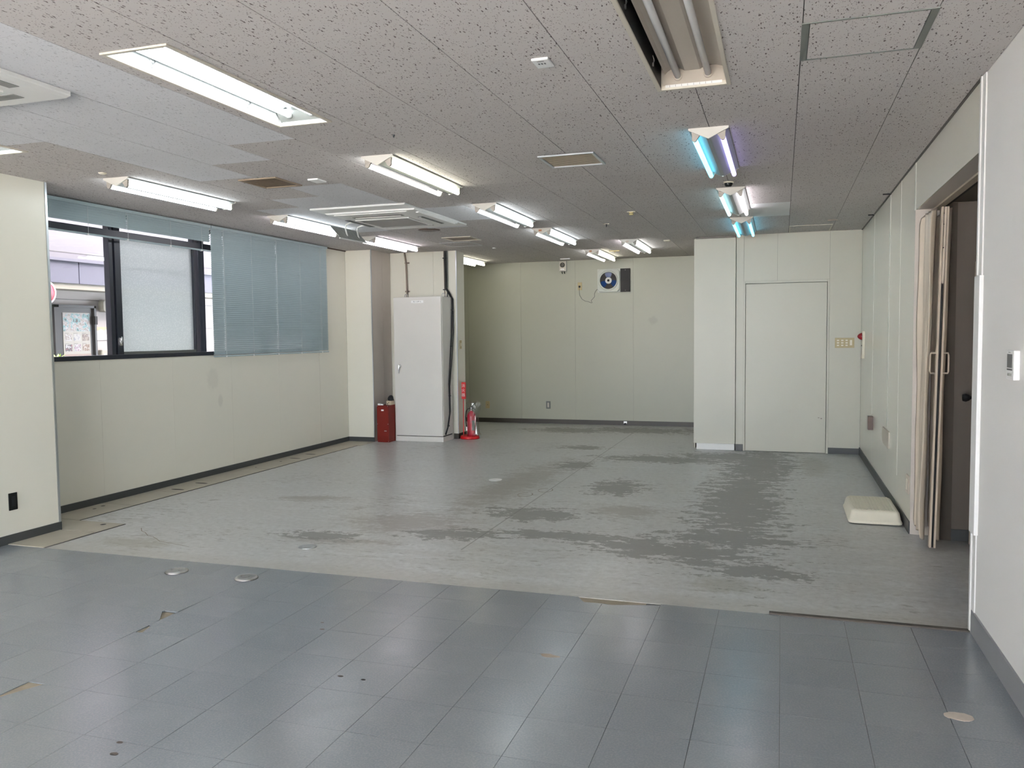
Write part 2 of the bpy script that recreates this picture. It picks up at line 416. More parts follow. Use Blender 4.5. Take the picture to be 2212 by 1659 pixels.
def dup(root, loc, label):
    def cp(o, par):
        c = o.copy(); COL.objects.link(c)
        if par is not None: c.parent = par
        for ch in [x for x in o.children]: cp(ch, c)
        return c
    r = cp(root, None); r.location = loc; r['label'] = label
    return r
def struct(name, mb, mt, label, cat, parent=None, bevel=0):
    o = obj(name, mb, mt, parent, bevel)
    o['kind'] = 'structure'; o['label'] = label; o['category'] = cat
    return o
_txt = {}
def text(name, s_, size, loc, axis, mt, parent, align='CENTER', vertical=False, thick=.0006):
    """flat lettering; axis: 'x+' faces +x, 'x-' faces -x, 'y-' faces -y"""
    cu = bpy.data.curves.new(name, 'FONT'); cu.body = s_; cu.size = size; cu.extrude = thick
    cu.align_x = align; cu.align_y = 'CENTER'; cu.space_line = 1.0
    to = bpy.data.objects.new('tmp', cu); COL.objects.link(to)
    dg = bpy.context.evaluated_depsgraph_get()
    me = bpy.data.meshes.new_from_object(to.evaluated_get(dg))
    bpy.data.objects.remove(to)
    me.materials.clear(); me.materials.append(mt)
    o = bpy.data.objects.new(name, me); COL.objects.link(o)
    o.parent = parent
    rot = {'x+': (PI / 2, 0, PI / 2), 'x-': (PI / 2, 0, -PI / 2), 'y-': (PI / 2, 0, 0)}[axis]
    o.rotation_euler = rot; o.location = Vector(loc) - parent_origin(parent)
    return o

CH = 2.62          # ceiling height
XL, XR = -5.70, .88
YF, YD, YP = 12.85, 10.38, 10.66    # far wall, door wall, partition with cabinet
YB = -4.2          # rear wall behind the camera

# ------------------------------------------------------------------ floor
floor = struct('floor', MB().box(XL - .3, XR + .02, 4.355, YF + .2, -.08, 0).box(XR + .02, 3.2, 4.2, 6.4, -.08, 0), M['concrete'],
               'worn grey concrete floor with dark smeared stains', 'floor')
struct('floor_bed', MB().box(XL - .3, XR + .1, YB - .2, 4.355, -.08, -.004), M['bed'], 'adhesive bed beneath the vinyl tiles', 'floor')
struct('floor_rear', MB().box(XL - .3, XR, YB - .2, 1.0825, -.006, 0), M['vinyl'], 'grey blue vinyl floor behind the viewer', 'floor')
# vinyl tiles
TX, TY = .3034, .3025
bed = [o for o in COL.objects if o.name == 'floor_bed'][0]
for (a, b_, c, d) in ((-3.20, -2.93, 3.15, 3.50), (-3.04, -2.90, 2.35, 2.60), (-1.15, -.68, 4.22, 4.356)):
    obj('bare_patch', MB().box(a, b_, c, d, -.006, -.0037), M['underlay'], bed)
def poly_tile(pts, lift=0., tilt=None):
    mb = MB(); cx, cy = pts[0]
    n = len(pts)
    def z(p): return lift if tilt is None else tilt(p)
    vs = [(p[0], p[1], -.0035) for p in pts] + [(p[0], p[1], z(p)) for p in pts]
    mb.add(vs, [tuple(range(n - 1, -1, -1)), tuple(range(n, 2 * n))] + [(i, (i + 1) % n, n + (i + 1) % n, n + i) for i in range(n)])
    return mb
shared = None
for j in range(11):
    y0 = 1.0875 + j * TY; y1 = min(y0 + TY, 4.355)
    if y1 - y0 < .02: continue
    for i in range(-18, 3):
        x0 = .0036 + i * TX; x1 = min(x0 + TX, XR)
        if x1 < -5.22: continue
        g_ = .0009
        a, b_, c, d = x0 + g_, x1 - g_, y0 + g_, y1 - g_
        pts = [(a, c), (b_, c), (b_, d), (a, d)]; special = False; tilt = None
        key = (i, j)
        if key == (-11, 7):    # far right corner broken off
            pts = [(a, c), (b_, c), (b_, c + .17), (b_ - .03, c + .21), (b_ - .085, d - .012), (b_ - .08, d), (a, d)]; special = True
            tilt = lambda p, yy=c: .004 if p[1] > yy + .15 else .001
        elif key == (-10, 7):  # near left corner broken off
            pts = [(a + .045, c), (b_, c), (b_, d), (a, d), (a, c + .095), (a + .02, c + .085), (a + .035, c + .03)]; special = True
            tilt = lambda p: .0035 if p[0] < -2.9 else .0005
        elif key == (-10, 4):  # long far-left sliver broken off
            pts = [(a, c), (b_, c), (b_, d), (a + .085, d), (a + .05, d - .07), (a, c + .11)]; special = True
        elif key == (-11, 6): special = True; tilt = lambda p, yy=d: .003 if p[1] > yy - .1 else 0
        elif key == (-10, 6): special = True; tilt = lambda p, yy=d: .0025 if p[1] > yy - .1 else 0
        elif key == (-11, 8): special = True; tilt = lambda p, yy=c: .003 if p[1] < yy + .1 else 0
        elif j == 10 and i in (-4, -3):
            if i == -4: pts = [(a, c), (b_, c), (b_, d - .075), (b_ - .10, d - .08), (b_ - .15, d), (a, d)]
            else: pts = [(a, c), (b_, c), (b_, d - .02), (a + .14, d - .06), (a + .05, d - .085), (a, d - .075)]
            special = True
        full = abs(x1 - x0 - TX) < 1e-4 and abs(y1 - y0 - TY) < 1e-4 and not special
        if full and shared is not None:
            o = bpy.data.objects.new('floor_tile', shared); COL.objects.link(o); o.parent = bed; o.location = (x0, y0, 0)
        else:
            o = obj('floor_tile', poly_tile(pts, 0, tilt), M['vinyl'], bed, org=(x0, y0, 0))
            if full: shared = o.data
# ragged dark lip of mortar where the vinyl ends
lip = MB()
xs = [XR - .01 - k * .115 for k in range(9)]
for k in range(8):
    lip.add([(xs[k], 4.352, 0), (xs[k + 1], 4.352, 0), (xs[k + 1], 4.352, .007), (xs[k], 4.352, .007), (xs[k], 4.40, .002), (xs[k + 1], 4.40, .002)],
            [(0, 1, 2, 3), (3, 2, 5, 4)])
tag(obj('threshold_lip', lip, M['lip']), 'thin dark raised lip where concrete meets vinyl at right', 'threshold', kind='structure')
# beige boards along the left wall
bt = thing('trench_cover', (-5.5, 7, 0), 'run of beige boards in the floor along the window wall', 'floor cover')
segs = [5.105, 5.70, 6.30, 6.88, 7.70, 8.60, 9.66]
for a, b_ in zip(segs[:-1], segs[1:]):
    obj('floor_board', MB().box(-5.695, -5.345, a + .003, b_ - .003, -.002, .004), M['beige_floor'], bt)
obj('floor_board', MB().box(-5.695, -5.30, 9.664, 10.07, -.002, .004), M['beige_floor'], bt)
obj('floor_board', MB().box(-5.215, -4.885, 4.358, 4.803, -.002, .004), M['beige_floor'], bt)
obj('floor_board', MB().box(-5.695, -4.88, 4.818, 5.10, -.002, .004), M['beige_floor'], bt)
for (x, y, lx, ly) in [(-5.485, 6.41, .075, .022), (-5.49, 6.755, .075, .022), (-5.51, 8.45, .075, .022), (-5.51, 8.79, .075, .022)]:
    obj('finger_slot', MB().lathe([(0.0001, .0052), (1, .0052), (1, .004)], n=14).v and
        MB().add([(x + lx * math.cos(t) , y + ly * math.sin(t), .0052) for t in [2 * PI * k / 14 for k in range(14)]], [tuple(range(14))]), M['dark'], bt)
for (x, y, r) in [(-5.024, 5.03, .022), (-5.564, 5.484, .016), (-5.587, 5.60, .018), (-5.56, 7.75, .012), (-5.54, 8.2, .016)]:
    obj('finger_hole', MB().add([(x + r * math.cos(t), y + r * math.sin(t), .0052) for t in [2 * PI * k / 12 for k in range(12)]], [tuple(range(12))]), M['dark'], bt)
# gap line beside boards
tag(obj('joint_strip', MB().box(-5.343, -5.335, 5.105, 9.66, 0, .0025).box(-4.878, -4.870, 4.358, 5.10, 0, .0025), M['dark'], None), 'thin dark joint along the beige floor boards', 'joint', kind='structure')

# ------------------------------------------------------------------ walls
def panels(parent, plane, at, cuts, z0, z1, mt, th=.008, side=1, gap=.0012):
    """plane 'x' (panel faces +/-x at x=at, cuts along y) or 'y'"""
    for a, b_ in zip(cuts[:-1], cuts[1:]):
        a2, b2 = a + gap, b_ - gap
        if plane == 'x':
            mb = MB().box(min(at, at - side * th), max(at, at - side * th), a2, b2, z0, z1)
        else:
            mb = MB().box(a2, b2, min(at, at - side * th), max(at, at - side * th), z0, z1)
        obj('wall_panel', mb, mt, parent)
TOP = 2.82
# left window wall: structure behind the panels with the window opening
WY0, WY1, WZ0, WZ1 = 4.93, 9.36, 1.27, 2.58
wl = struct('wall_left', MB().box(XL - .2, XL - .008, 3.2, 10.3, -.05, WZ0).box(XL - .2, XL - .008, 3.2, 10.3, WZ1, TOP)
            .box(XL - .2, XL - .008, 3.2, WY0, WZ0, WZ1).box(XL - .2, XL - .008, WY1, 10.3, WZ0, WZ1), M['core'], 'left wall of cream panels below and beside the window', 'wall')
panels(wl, 'x', XL, [4.81, 5.74, 6.65, 7.56, 8.45, 9.36], 0, WZ0 - .003, M['wall'], gap=.0005)
panels(wl, 'x', XL, [9.362, 10.08], 0, CH + .05, M['wall'])
panels(wl, 'x', XL, [4.81, 9.36], WZ1, CH + .05, M['wall'])
# left wall beyond partition
wl2 = struct('wall_left_alcove', MB().box(XL - .2, XL, 10.3, YF + .2, -.05, TOP), M['wall'], 'cream wall left of the back bay', 'wall')
# near-left column / wall face
struct('wall_left_near', MB().box(XL - .2, -5.22, 3.3, 4.812, -.05, TOP), M['wall'], 'cream pillar face at the left edge', 'wall')
struct('trim_1', MB().box(-5.226, -5.214, 4.800, 4.818, 0, CH), M['alu'], 'grey metal corner bead on the near left pillar', 'trim')
struct('wall_left_rear', MB().box(XL - .2, XL, YB - .2, 3.3, -.05, .9).box(XL - .2, XL, YB - .2, 3.3, 2.4, TOP)
       .box(XL - .2, XL, YB - .2, -.5, .9, 2.4), M['wall'], 'left wall behind the viewer with a window', 'wall')
# far-left jog column
wc = struct('wall_jog', MB().box(XL - .2, -5.313, 10.088, YP, -.05, TOP), M['core'], 'cream wall jog between window wall and cabinet niche', 'wall')
panels(wc, 'y', 10.08, [-5.70, -5.305], 0, CH + .05, M['wall'], side=-1)
panels(wc, 'x', -5.305, [10.08, 10.40, 10.655], 0, CH + .05, M['wall_pink'])
struct('trim_2', MB().box(-5.311, -5.299, 10.074, 10.086, 0, CH), M['alu'], 'grey metal corner bead on the wall jog', 'trim')
# partition behind the cabinet, and its end
wp = struct('wall_partition', MB().box(XL, -4.305, YP + .008, 10.955, -.05, TOP), M['wall'], 'cream partition behind the steel cabinet', 'wall')
panels(wp, 'y', YP, [-5.305, -4.64, -4.30], 0, CH + .05, M['wall'], side=-1)
panels(wp, 'x', -4.297, [YP, 10.955], 0, CH + .05, M['wall'])
struct('trim_3', MB().box(-4.304, -4.290, YP - .004, YP + .010, 0, CH), M['alu'], 'bright metal corner bead on the partition end', 'trim')
# far wall
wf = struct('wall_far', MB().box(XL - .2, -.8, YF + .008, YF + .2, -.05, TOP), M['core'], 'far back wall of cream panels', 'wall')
panels(wf, 'y', YF, [XL, -4.97, -4.05, -3.14, -2.21, -1.03], 0, CH + .05, M['wall_far_shaded'], side=-1)
# door wall
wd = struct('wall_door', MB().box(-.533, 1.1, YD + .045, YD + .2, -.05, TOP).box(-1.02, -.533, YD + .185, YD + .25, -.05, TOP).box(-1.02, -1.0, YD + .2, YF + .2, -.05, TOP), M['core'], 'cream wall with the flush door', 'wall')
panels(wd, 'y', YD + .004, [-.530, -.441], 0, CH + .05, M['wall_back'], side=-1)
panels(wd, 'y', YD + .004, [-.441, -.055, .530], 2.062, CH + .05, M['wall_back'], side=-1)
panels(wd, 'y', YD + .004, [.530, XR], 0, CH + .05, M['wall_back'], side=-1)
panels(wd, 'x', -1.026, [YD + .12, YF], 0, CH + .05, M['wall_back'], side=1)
# flush door
d1 = thing('door_1', (.04, YD, 0), 'plain cream flush door in the right back wall', 'door', kind='structure')
obj('door_leaf', MB().box(-.416, .503, YD - .004, YD + .03, .004, 2.028), M['wall_back'], d1, .002)
obj('door_frame', MB().box(-.441, -.420, YD - .010, YD + .04, 0, 2.062).box(.507, .530, YD - .010, YD + .04, 0, 2.062).box(-.420, .507, YD - .010, YD + .04, 2.033, 2.062), M['wall_back'], d1, .002)
obj('scuff_mark', MB().box(.415, .432, YD - .0055, YD - .004, .420, .428).box(.445, .462, YD - .0055, YD - .004, .410, .422), M['mortar'], d1)
# tall white cupboard panel left of the door
cp = thing('tall_cupboard', (-.78, YD, 0), 'tall plain white cupboard built in left of the flush door', 'cupboard')
obj('front_panel', MB().box(-1.030, -.535, YD - .022, YD + .10, .082, 2.592), M['wall_back'], cp, .002)
obj('body', MB().box(-1.012, -.545, YD + .10, YD + .18, .082, 2.60), M['wall_back'], cp)
obj('plinth', MB().box(-1.000, -.545, YD + .030, YD + .095, 0, .080), M['white'], cp)
obj('top_shadow_gap', MB().box(-1.01, -.54, YD + .02, YD + .09, 2.592, CH + .05), M['base_brown'], cp)  # dark strip painted in for the shadow above the panel
# right wall
OY0, OY1, OZ = 4.38, 6.38, 2.287
TH = .17
wr = struct('wall_right', MB().box(XR + .008, XR + TH, OY1, YD + .2, -.05, TOP).box(XR + .008, XR + TH, OY0, OY1, OZ, TOP), M['wall_pink'], 'glossy cream panelled right wall with a tall opening', 'wall')
panels(wr, 'x', XR, [OY1, 7.12, 7.80, 9.07, YD], 0, CH + .05, M['wall_gloss'], side=-1)
panels(wr, 'x', XR, [OY0, OY1], OZ, CH + .05, M['wall_gloss'], side=-1)
for y, wd_ in ((6.40, .020), (7.80, .026), (9.07, .012), (7.12, .005)):
    z0 = {6.40: OZ, 7.80: .60, 9.07: .60, 7.12: .3}[y]
    obj('joint_strip', MB().box(XR - .002, XR + .001, y - wd_, y + wd_, z0, CH), M['seam'], wr)
wrn = struct('wall_right_near', MB().box(XR, XR + TH, YB - .2, OY0, -.05, TOP), M['wall_white'], 'bright white papered wall at the right edge', 'wall')
struct('trim_4', MB().box(XR - .012, XR + .012, OY0 - .012, OY0 + .012, 0, CH).box(XR - .006, XR + .001, OY0 - .075, OY0 - .012, 0, CH), M['white'], 'white corner trim at the near side of the opening', 'trim')
struct('trim_5', MB().box(XR - .002, XR + TH + .02, OY1 - .006, OY1, 0, OZ), M['wall_pink'], 'pinkish far jamb of the opening', 'trim')
# rear wall with big shop window (behind the viewer)
struct('wall_rear', MB().box(XL - .2, XR + .2, YB - .2, YB, -.05, .08).box(XL - .2, XR + .2, YB - .2, YB, 2.56, TOP)
       .box(XL - .2, XL + .3, YB - .2, YB, .08, 2.56).box(XR - .2, XR + .2, YB - .2, YB, .08, 2.56), M['wall'], 'rear wall with a wide shop window', 'wall')
w3 = thing('window_3', (-2.3, YB - .1, .25), 'wide shop window behind the viewer', 'window', kind='structure')
fr = MB()
for x in (-5.37, -3.38, -1.36, .65): fr.box(x - .03, x + .03, YB - .13, YB - .07, .08, 2.56)
fr.box(-5.4, .68, YB - .13, YB - .07, .08, .14).box(-5.4, .68, YB - .13, YB - .07, 2.50, 2.56)
obj('window_frame', fr, M['navy'], w3)
for a, b_ in ((-5.34, -3.41), (-3.35, -1.39), (-1.33, .62)): obj('window_pane', MB().box(a, b_, YB - .103, YB - .097, .14, 2.50), M['glass'], w3)
w4 = thing('window_4', (XL - .1, 1.4, .9), 'side window behind the viewer', 'window', kind='structure')
fr = MB()
for y in (-.5, .75, 2.02, 3.27): fr.box(XL - .13, XL - .07, y, y + .05, .9, 2.4)
fr.box(XL - .13, XL - .07, -.5, 3.32, .9, .95).box(XL - .13, XL - .07, -.5, 3.32, 2.35, 2.4)
obj('window_frame', fr, M['navy'], w4)
obj('window_pane', MB().box(XL - .103, XL - .097, -.46, 3.28, .95, 2.35), M['glass'], w4)
# corridor beyond the opening
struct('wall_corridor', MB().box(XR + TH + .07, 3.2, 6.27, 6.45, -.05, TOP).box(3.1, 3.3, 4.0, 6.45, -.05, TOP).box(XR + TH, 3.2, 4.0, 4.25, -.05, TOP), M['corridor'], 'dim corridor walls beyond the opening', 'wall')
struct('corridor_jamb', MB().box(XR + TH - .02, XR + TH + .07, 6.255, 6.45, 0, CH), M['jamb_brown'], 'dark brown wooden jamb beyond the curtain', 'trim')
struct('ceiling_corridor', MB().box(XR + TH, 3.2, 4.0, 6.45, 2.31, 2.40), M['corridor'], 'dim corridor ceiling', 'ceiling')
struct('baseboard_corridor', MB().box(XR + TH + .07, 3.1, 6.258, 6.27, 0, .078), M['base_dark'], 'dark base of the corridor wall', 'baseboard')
tr_ = struct('trim_6', MB().box(.985, 1.03, OY0, OY1, OZ - .012, OZ), M['curtain_rail'], 'beige curtain rail under the lintel', 'rail')
obj('rail_slot', MB().box(1.031, 1.052, OY0, OY1, OZ - .008, OZ), M['dark'], tr_)
# corridor door standing open
d2 = thing('door_2', (1.23, 5.8, 0), 'beige door standing open edge-on in the dim corridor', 'door', kind='structure')
obj('door_leaf', MB().box(1.212, 1.25, 5.30, 6.17, .004, 1.90), M['curtain_rail'], d2, .002)
obj('door_knob', MB().lathe([(.0, -.07), (.022, -.068), (.028, -.05), (.02, -.03), (.01, -.02), (.012, 0)], (1.212, 6.10, 1.0), 'x', 14), M['black'], d2)

# ------------------------------------------------------------------ baseboards
struct('baseboard_left', MB().box(XL, XL + .009, 4.81, 10.08, 0, .064), M['base_dark'], 'dark grey base along the window wall', 'baseboard')
struct('baseboard_pillar', MB().box(-5.22, -5.211, 3.3, 4.815, 0, .064).box(XL, -5.211, 4.812, 4.82, 0, .064), M['base_dark'], 'dark grey base on the near left pillar', 'baseboard')
struct('baseboard_jog', MB().box(XL, -5.30, 10.071, 10.08, 0, .064), M['base_dark'], 'dark grey base on the wall jog', 'baseboard')
struct('baseboard_partition', MB().box(-4.36, -4.288, YP - .009, YP, 0, .075).box(-4.297, -4.288, YP, 10.955, 0, .075), M['base_brown'], 'dark brown base at the partition end', 'baseboard')
struct('baseboard_far', MB().box(XL, -1.03, YF - .010, YF, 0, .072), M['base_brown'], 'dark brown base along the far wall', 'baseboard')
struct('baseboard_door_left', MB().box(-.530, -.441, YD - .006, YD + .004, 0, .080), M['base_dark'], 'dark base between cupboard and flush door', 'baseboard')
struct('baseboard_door_right', MB().box(.530, XR, YD - .006, YD + .004, 0, .070), M['base_dark'], 'dark base right of the flush door', 'baseboard')
struct('baseboard_right', MB().box(XR - .009, XR, OY1, YD, 0, .085), M['base_dark'], 'dark base along the glossy right wall', 'baseboard')
struct('baseboard_right_near', MB().box(XR - .009, XR, YB, OY0 - .03, 0, .112), M['base_grey'], 'light grey base on the near right wall', 'baseboard')

# ------------------------------------------------------------------ ceiling boards
ceil = struct('ceiling', MB().box(XL - .2, XR + .2, YB - .2, YF + .2, 2.80, 2.88), M['void'], 'dark void above the ceiling boards', 'ceiling')
struct('ceiling_rear', MB().box(XL - .2, XR + .1, YB - .2, .673, CH, CH + .015), M['ceil_old'], 'fissured ceiling behind the viewer', 'ceiling')
CX, CY = .469, .905
HOLES = [(-2.656, -2.346, 2.763, 4.009), (-.566, -.250, 2.813, 4.058), (-4.781, -4.471, 2.763, 3.984), (.066, .535, 3.393, 3.845)]
def minus(r, holes):
    out = [r]
    for h in holes:
        nxt = []
        for (a, b_, c, d) in out:
            if h[0] >= b_ or h[1] <= a or h[2] >= d or h[3] <= c: nxt.append((a, b_, c, d)); continue
            if h[0] > a: nxt.append((a, h[0], c, d))
            if h[1] < b_: nxt.append((h[1], b_, c, d))
            x0, x1 = max(a, h[0]), min(b_, h[1])
            if h[2] > c: nxt.append((x0, x1, c, h[2]))
            if h[3] < d: nxt.append((x0, x1, h[3], d))
        out = nxt
    return [q for q in out if q[1] - q[0] > .004 and q[3] - q[2] > .004]
def white(i, y):
    return {-7: y < 4.2 or 7.0 < y < 7.9, -8: y < 4.7 or 5.6 < y < 7.5, -9: y < 5.15 or 6.05 < y < 7.9, -10: y < 3.8 or 6.5 < y < 8.3}.get(i, False)
back = MB()
for (a, b_, c, d) in minus((XL - .1, XR + .1, .673, YF + .1), HOLES): back.box(a, b_, c, d, CH + .005, CH + .011)
obj('ceiling_backing', back, M['void'], ceil)
cache = {}
for i in range(-13, 2):
    x0, x1 = .066 + i * CX, .066 + (i + 1) * CX
    x0, x1 = max(x0, XL), min(x1, XR)
    if x1 - x0 < .03: continue
    off = 3.84 if i % 2 == 0 else 3.393
    k = -4
    while True:
        y0 = off + k * CY; y1 = y0 + CY; k += 1
        if y0 > YF: break
        y0c, y1c = max(y0, .675), min(y1, YF)
        if y1c - y0c < .03: continue
        g_, h_ = .0019, .0009
        rr = (x0 + g_, x1 - g_, y0c + h_, y1c - h_)
        pc = minus(rr, HOLES)
        mt = M['ceil_old']
        if white(i, y0 + .01): mt = M['ceil_new']
        if i == -1 and 7.8 < y0 < 8.0: mt = M['ceil_plain']
        key = (round(x1 - x0, 3), round(y1c - y0c, 3), mt.name) if pc == [rr] else None
        if key and key in cache:
            o = bpy.data.objects.new('ceiling_tile', cache[key]); COL.objects.link(o); o.parent = ceil; o.location = (x0, y0c, CH)
        else:
            mb = MB()
            for (a, b_, c, d) in pc: mb.box(a, b_, c, d, CH, CH + .004)
            o = obj('ceiling_tile', mb, mt, ceil, org=(x0, y0c, CH))
            if key: cache[key] = o.data
# dark strip painted in for the shaded gap at the right wall
struct('trim_7', MB().box(XR - .012, XR, OY0, YD, CH - .006, CH), M['base_brown'], 'dark strip for the shaded gap between ceiling and right wall', 'trim')
struct('trim_8', MB().box(XL, XL + .015, 4.82, 10.08, CH - .012, CH), M['brown'], 'brown edge strip where ceiling meets window wall', 'trim')

# ------------------------------------------------------------------ window in the left wall
def window(name, y0, y1, label, stiles, panes):
    t = thing(name, (XL - .06, (y0 + y1) / 2, WZ0), label, 'window', kind='structure')
    xa, xb = XL - .09, XL - .03
    obj('sill_rail', MB().box(xa, XL + .012, y0, y1, WZ0, WZ0 + .038), M['navy'], t, .003)
    obj('head_rail', MB().box(xa, xb, y0, y1, WZ1 - .03, WZ1), M['navy'], t)
    obj('transom_bar', MB().box(xa, xb + .015, y0, y1, 2.365, 2.425), M['navy'], t)
    for (a, b_) in stiles: obj('stile', MB().box(xa, xb, a, b_, WZ0 + .038, 2.365).box(xa, xb, a, b_, 2.425, WZ1 - .03), M['navy'], t, .002)
    for (a, b_, mt) in panes: obj('window_pane', MB().box(XL - .062, XL - .056, a, b_, WZ0 + .038, 2.365), mt, t)
    obj('top_pane', MB().box(XL - .062, XL - .056, y0, y1, 2.425, WZ1 - .03), M['glass'], t)
    return t
w1 = window('window_1', WY0, 7.165, 'dark framed sliding window with a clear opening and a frosted sash',
            [(WY0, WY0 + .05), (5.925, 5.968), (5.992, 6.062), (7.042, 7.058), (7.115, 7.165)],
            [(WY0 + .05, 5.925, M['glass']), (6.062, 7.042, M['frosted'])])
obj('rubber_edge', MB().box(XL - .045, XL - .03, 6.062, 7.042, WZ0 + .038, WZ0 + .062), M['frame_grey'], w1)
obj('sash_latch', MB().tube([(XL - .028, 6.02, 1.40), (XL - .012, 6.02, 1.43), (XL - .012, 6.02, 1.47)], [.008, .012, .006], 8).box(XL - .03, XL - .018, 6.005, 6.035, 1.39, 1.46), M['chrome'], w1)
window('window_2', 7.165, WY1, 'dark framed window behind the lowered blind', [(7.165, 7.205), (8.24, 8.30), (WY1 - .05, WY1)],
       [(7.205, 8.24, M['glass']), (8.30, WY1 - .05, M['glass'])])
struct('window_reveal', MB().box(XL - .2, XL - .03, WY0, WY1, WZ0 - .02, WZ0).box(XL - .2, XL - .09, WY0, WY1, WZ1, WZ1 + .02), M['white'], 'white reveal around the window', 'trim')

# ------------------------------------------------------------------ venetian blinds
def blind(name, y0, y1, ztop, zslat, zrail, cords, holes, tilt, label):
    yc = (y0 + y1) / 2; X = -5.635
    t = thing(name, (X, yc, ztop), label, 'blind')
    obj('head_rail', MB().box(X - .018, X + .018, y0, y1, ztop - .028, ztop), M['blind'], t)
    # slat with small punched cord holes
    cs = []
    for k in range(4):
        u = -.0125 + .025 * k / 3; h = .0022 * (1 - (u / .0125) ** 2)
        cs.append((u * math.cos(tilt) - h * math.sin(tilt), u * math.sin(tilt) + h * math.cos(tilt)))
    mb = MB(); ys = [y0]
    for hy in holes: ys += [hy - .003, hy + .003]
    ys.append(y1)
    for s_ in range(len(ys) - 1):
        a, b_ = ys[s_] - yc, ys[s_ + 1] - yc
        for k in range(3):
            if s_ % 2 == 1 and k == 1: continue
            mb.add([(cs[k][0], a, cs[k][1]), (cs[k][0], b_, cs[k][1]), (cs[k + 1][0], b_, cs[k + 1][1]), (cs[k + 1][0], a, cs[k + 1][1])], [(0, 1, 2, 3)], True)
    z = ztop - .036; first = None
    while z > zslat:
        if first is None:
            first = obj('slat', mb, M['blind'], t, org=None)
            first.data.transform(Matrix.Translation((X, yc, ztop)))   # undo origin shift
            first.location = (0, 0, z - ztop)
        else:
            o = bpy.data.objects.new('slat', first.data); COL.objects.link(o); o.parent = t; o.location = (0, 0, z - ztop)
        z -= .0212
    obj('bottom_rail', MB().tube([(X, y0, zrail), (X, y1, zrail)], .009, 8), M['blind'], t)
    for cy in cords:
        obj('ladder_cord', MB().box(X + .012, X + .0135, cy - .001, cy + .001, zrail, ztop - .03), M['cord'], t)
        obj('rail_clip', MB().box(X - .012, X + .012, cy - .008, cy + .008, zrail - .011, zrail + .004), M['plastic_w'], t)
    return t
blind('venetian_blind', 4.85, 7.185, 2.612, 2.432, 2.347, [5.6, 6.05, 6.6, 7.05], [6.05], 1.0, 'grey teal venetian blind pulled up at the window top, open pane below')
blind('venetian_blind', 7.20, 9.485, 2.612, 1.275, 1.256, [7.39, 7.87, 8.35, 8.84, 9.32], [7.39, 8.35, 9.32], 1.0, 'long grey teal venetian blind fully lowered over the right window half')

# ------------------------------------------------------------------ surface fluorescent lights
def surface_light(loc, label, tl, tr2, sticker=None):
    x, y, _ = loc
    t = thing('fluorescent_light', (x, y, CH), label, 'ceiling light', 'surface fluorescent lights on the ceiling')
    L_ = 1.235; hw = .1115
    obj('reflector', MB().prism([(x - hw, CH), (x - hw, CH - .010), (x - .012, CH - .058), (x + .012, CH - .058), (x + hw, CH - .010), (x + hw, CH)], 'y', y + .012, y + L_ - .012), M['reflector'], t)
    for (a, b_) in ((y, y + .012), (y + L_ - .012, y + L_)):
        obj('end_plate', MB().prism([(x - hw - .001, CH), (x - hw - .001, CH - .011), (x, CH - .064), (x + hw + .001, CH - .011), (x + hw + .001, CH)], 'y', a, b_), M['fixture_end'], t)
    for sgn, mt in ((-1, tl), (1, tr2)):
        cx = x + sgn * .079; cz = CH - .056
        obj('tube', MB().tube([(cx, y + .030, cz), (cx, y + .036, cz), (cx, y + L_ - .036, cz), (cx, y + L_ - .030, cz)], [.010, .0155, .0155, .010], 10), mt, t)
        prof = [(cx - sgn * .030, CH - .040), (cx - sgn * .020, CH - .052), (cx - sgn * .014, CH - .064), (cx - sgn * .006, CH - .073), (cx + sgn * .006, CH - .073), (cx + sgn * .014, CH - .064), (cx + sgn * .014, CH - .040), (cx + sgn * .018, CH - .014)]
        if sgn < 0: prof = prof[::-1]
        for (a, b_) in ((y + .013, y + .029), (y + L_ - .029, y + L_ - .013)):
            obj('lamp_socket', MB().prism(prof, 'y', a, b_), M['socket'], t)
    if sticker:
        obj('sticker', MB().box(x - .035, x + .0, y - .0015, y, CH - .036, CH - .016), sticker, t, label='small brown sticker on the end plate')
    return t
G = 'surface fluorescent lights on the ceiling'
st_br = mat('brown_sticker', (.35, .14, .06), .5); st_pk = mat('pale_sticker', (.55, .45, .38), .5)
surface_light((-2.502, 4.866, 0), 'warm white twin-tube light nearest in the middle row, beyond the recessed troffer', M['tube'], M['tube_warm'])
surface_light((-2.525, 6.955, 0), 'cool twin-tube light second in the middle row, right of the ceiling air conditioner', M['tube_cool'], M['tube_cool'])
surface_light((-2.525, 8.80, 0), 'cool twin-tube light with brown sticker, third in the middle row', M['tube_cool'], M['tube_cool'], st_br)
surface_light((-2.512, 11.26, 0), 'twin-tube light with one yellowish tube, above the wall speaker end of the back bay', M['tube'], M['tube_warm'], st_br)
surface_light((-1.82, 10.258, 0), 'twin-tube light with pale sticker nearest the tall cupboard, above the exhaust fan', M['tube_pink'], M['tube'], st_pk)
surface_light((-.408, 4.885, 0), 'twin-tube light glowing cyan and violet, nearest in the right row', M['tube_cyan'], M['tube_violet'])
surface_light((-.404, 6.945, 0), 'twin-tube light glowing pale cyan and pink, middle of the right row behind the dome camera', M['tube_palecyan'], M['tube_pink'])
surface_light((-.402, 8.765, 0), 'twin-tube light with two cyan tubes, last in the right row before the flush door', M['tube_cyan'], M['tube_cyan'])
surface_light((-4.603, 4.850, 0), 'twin-tube light above the raised blind, nearest along the window', M['tube_cool'], M['tube_cool'])
surface_light((-4.620, 6.895, 0), 'twin-tube light above the lowered blind, left of the ceiling air conditioner', M['tube_pink'], M['tube_cool'])
surface_light((-4.628, 8.715, 0), 'pinkish twin-tube light in front of the grey cabinet, last along the window', M['tube_pink'], M['tube_pink'])
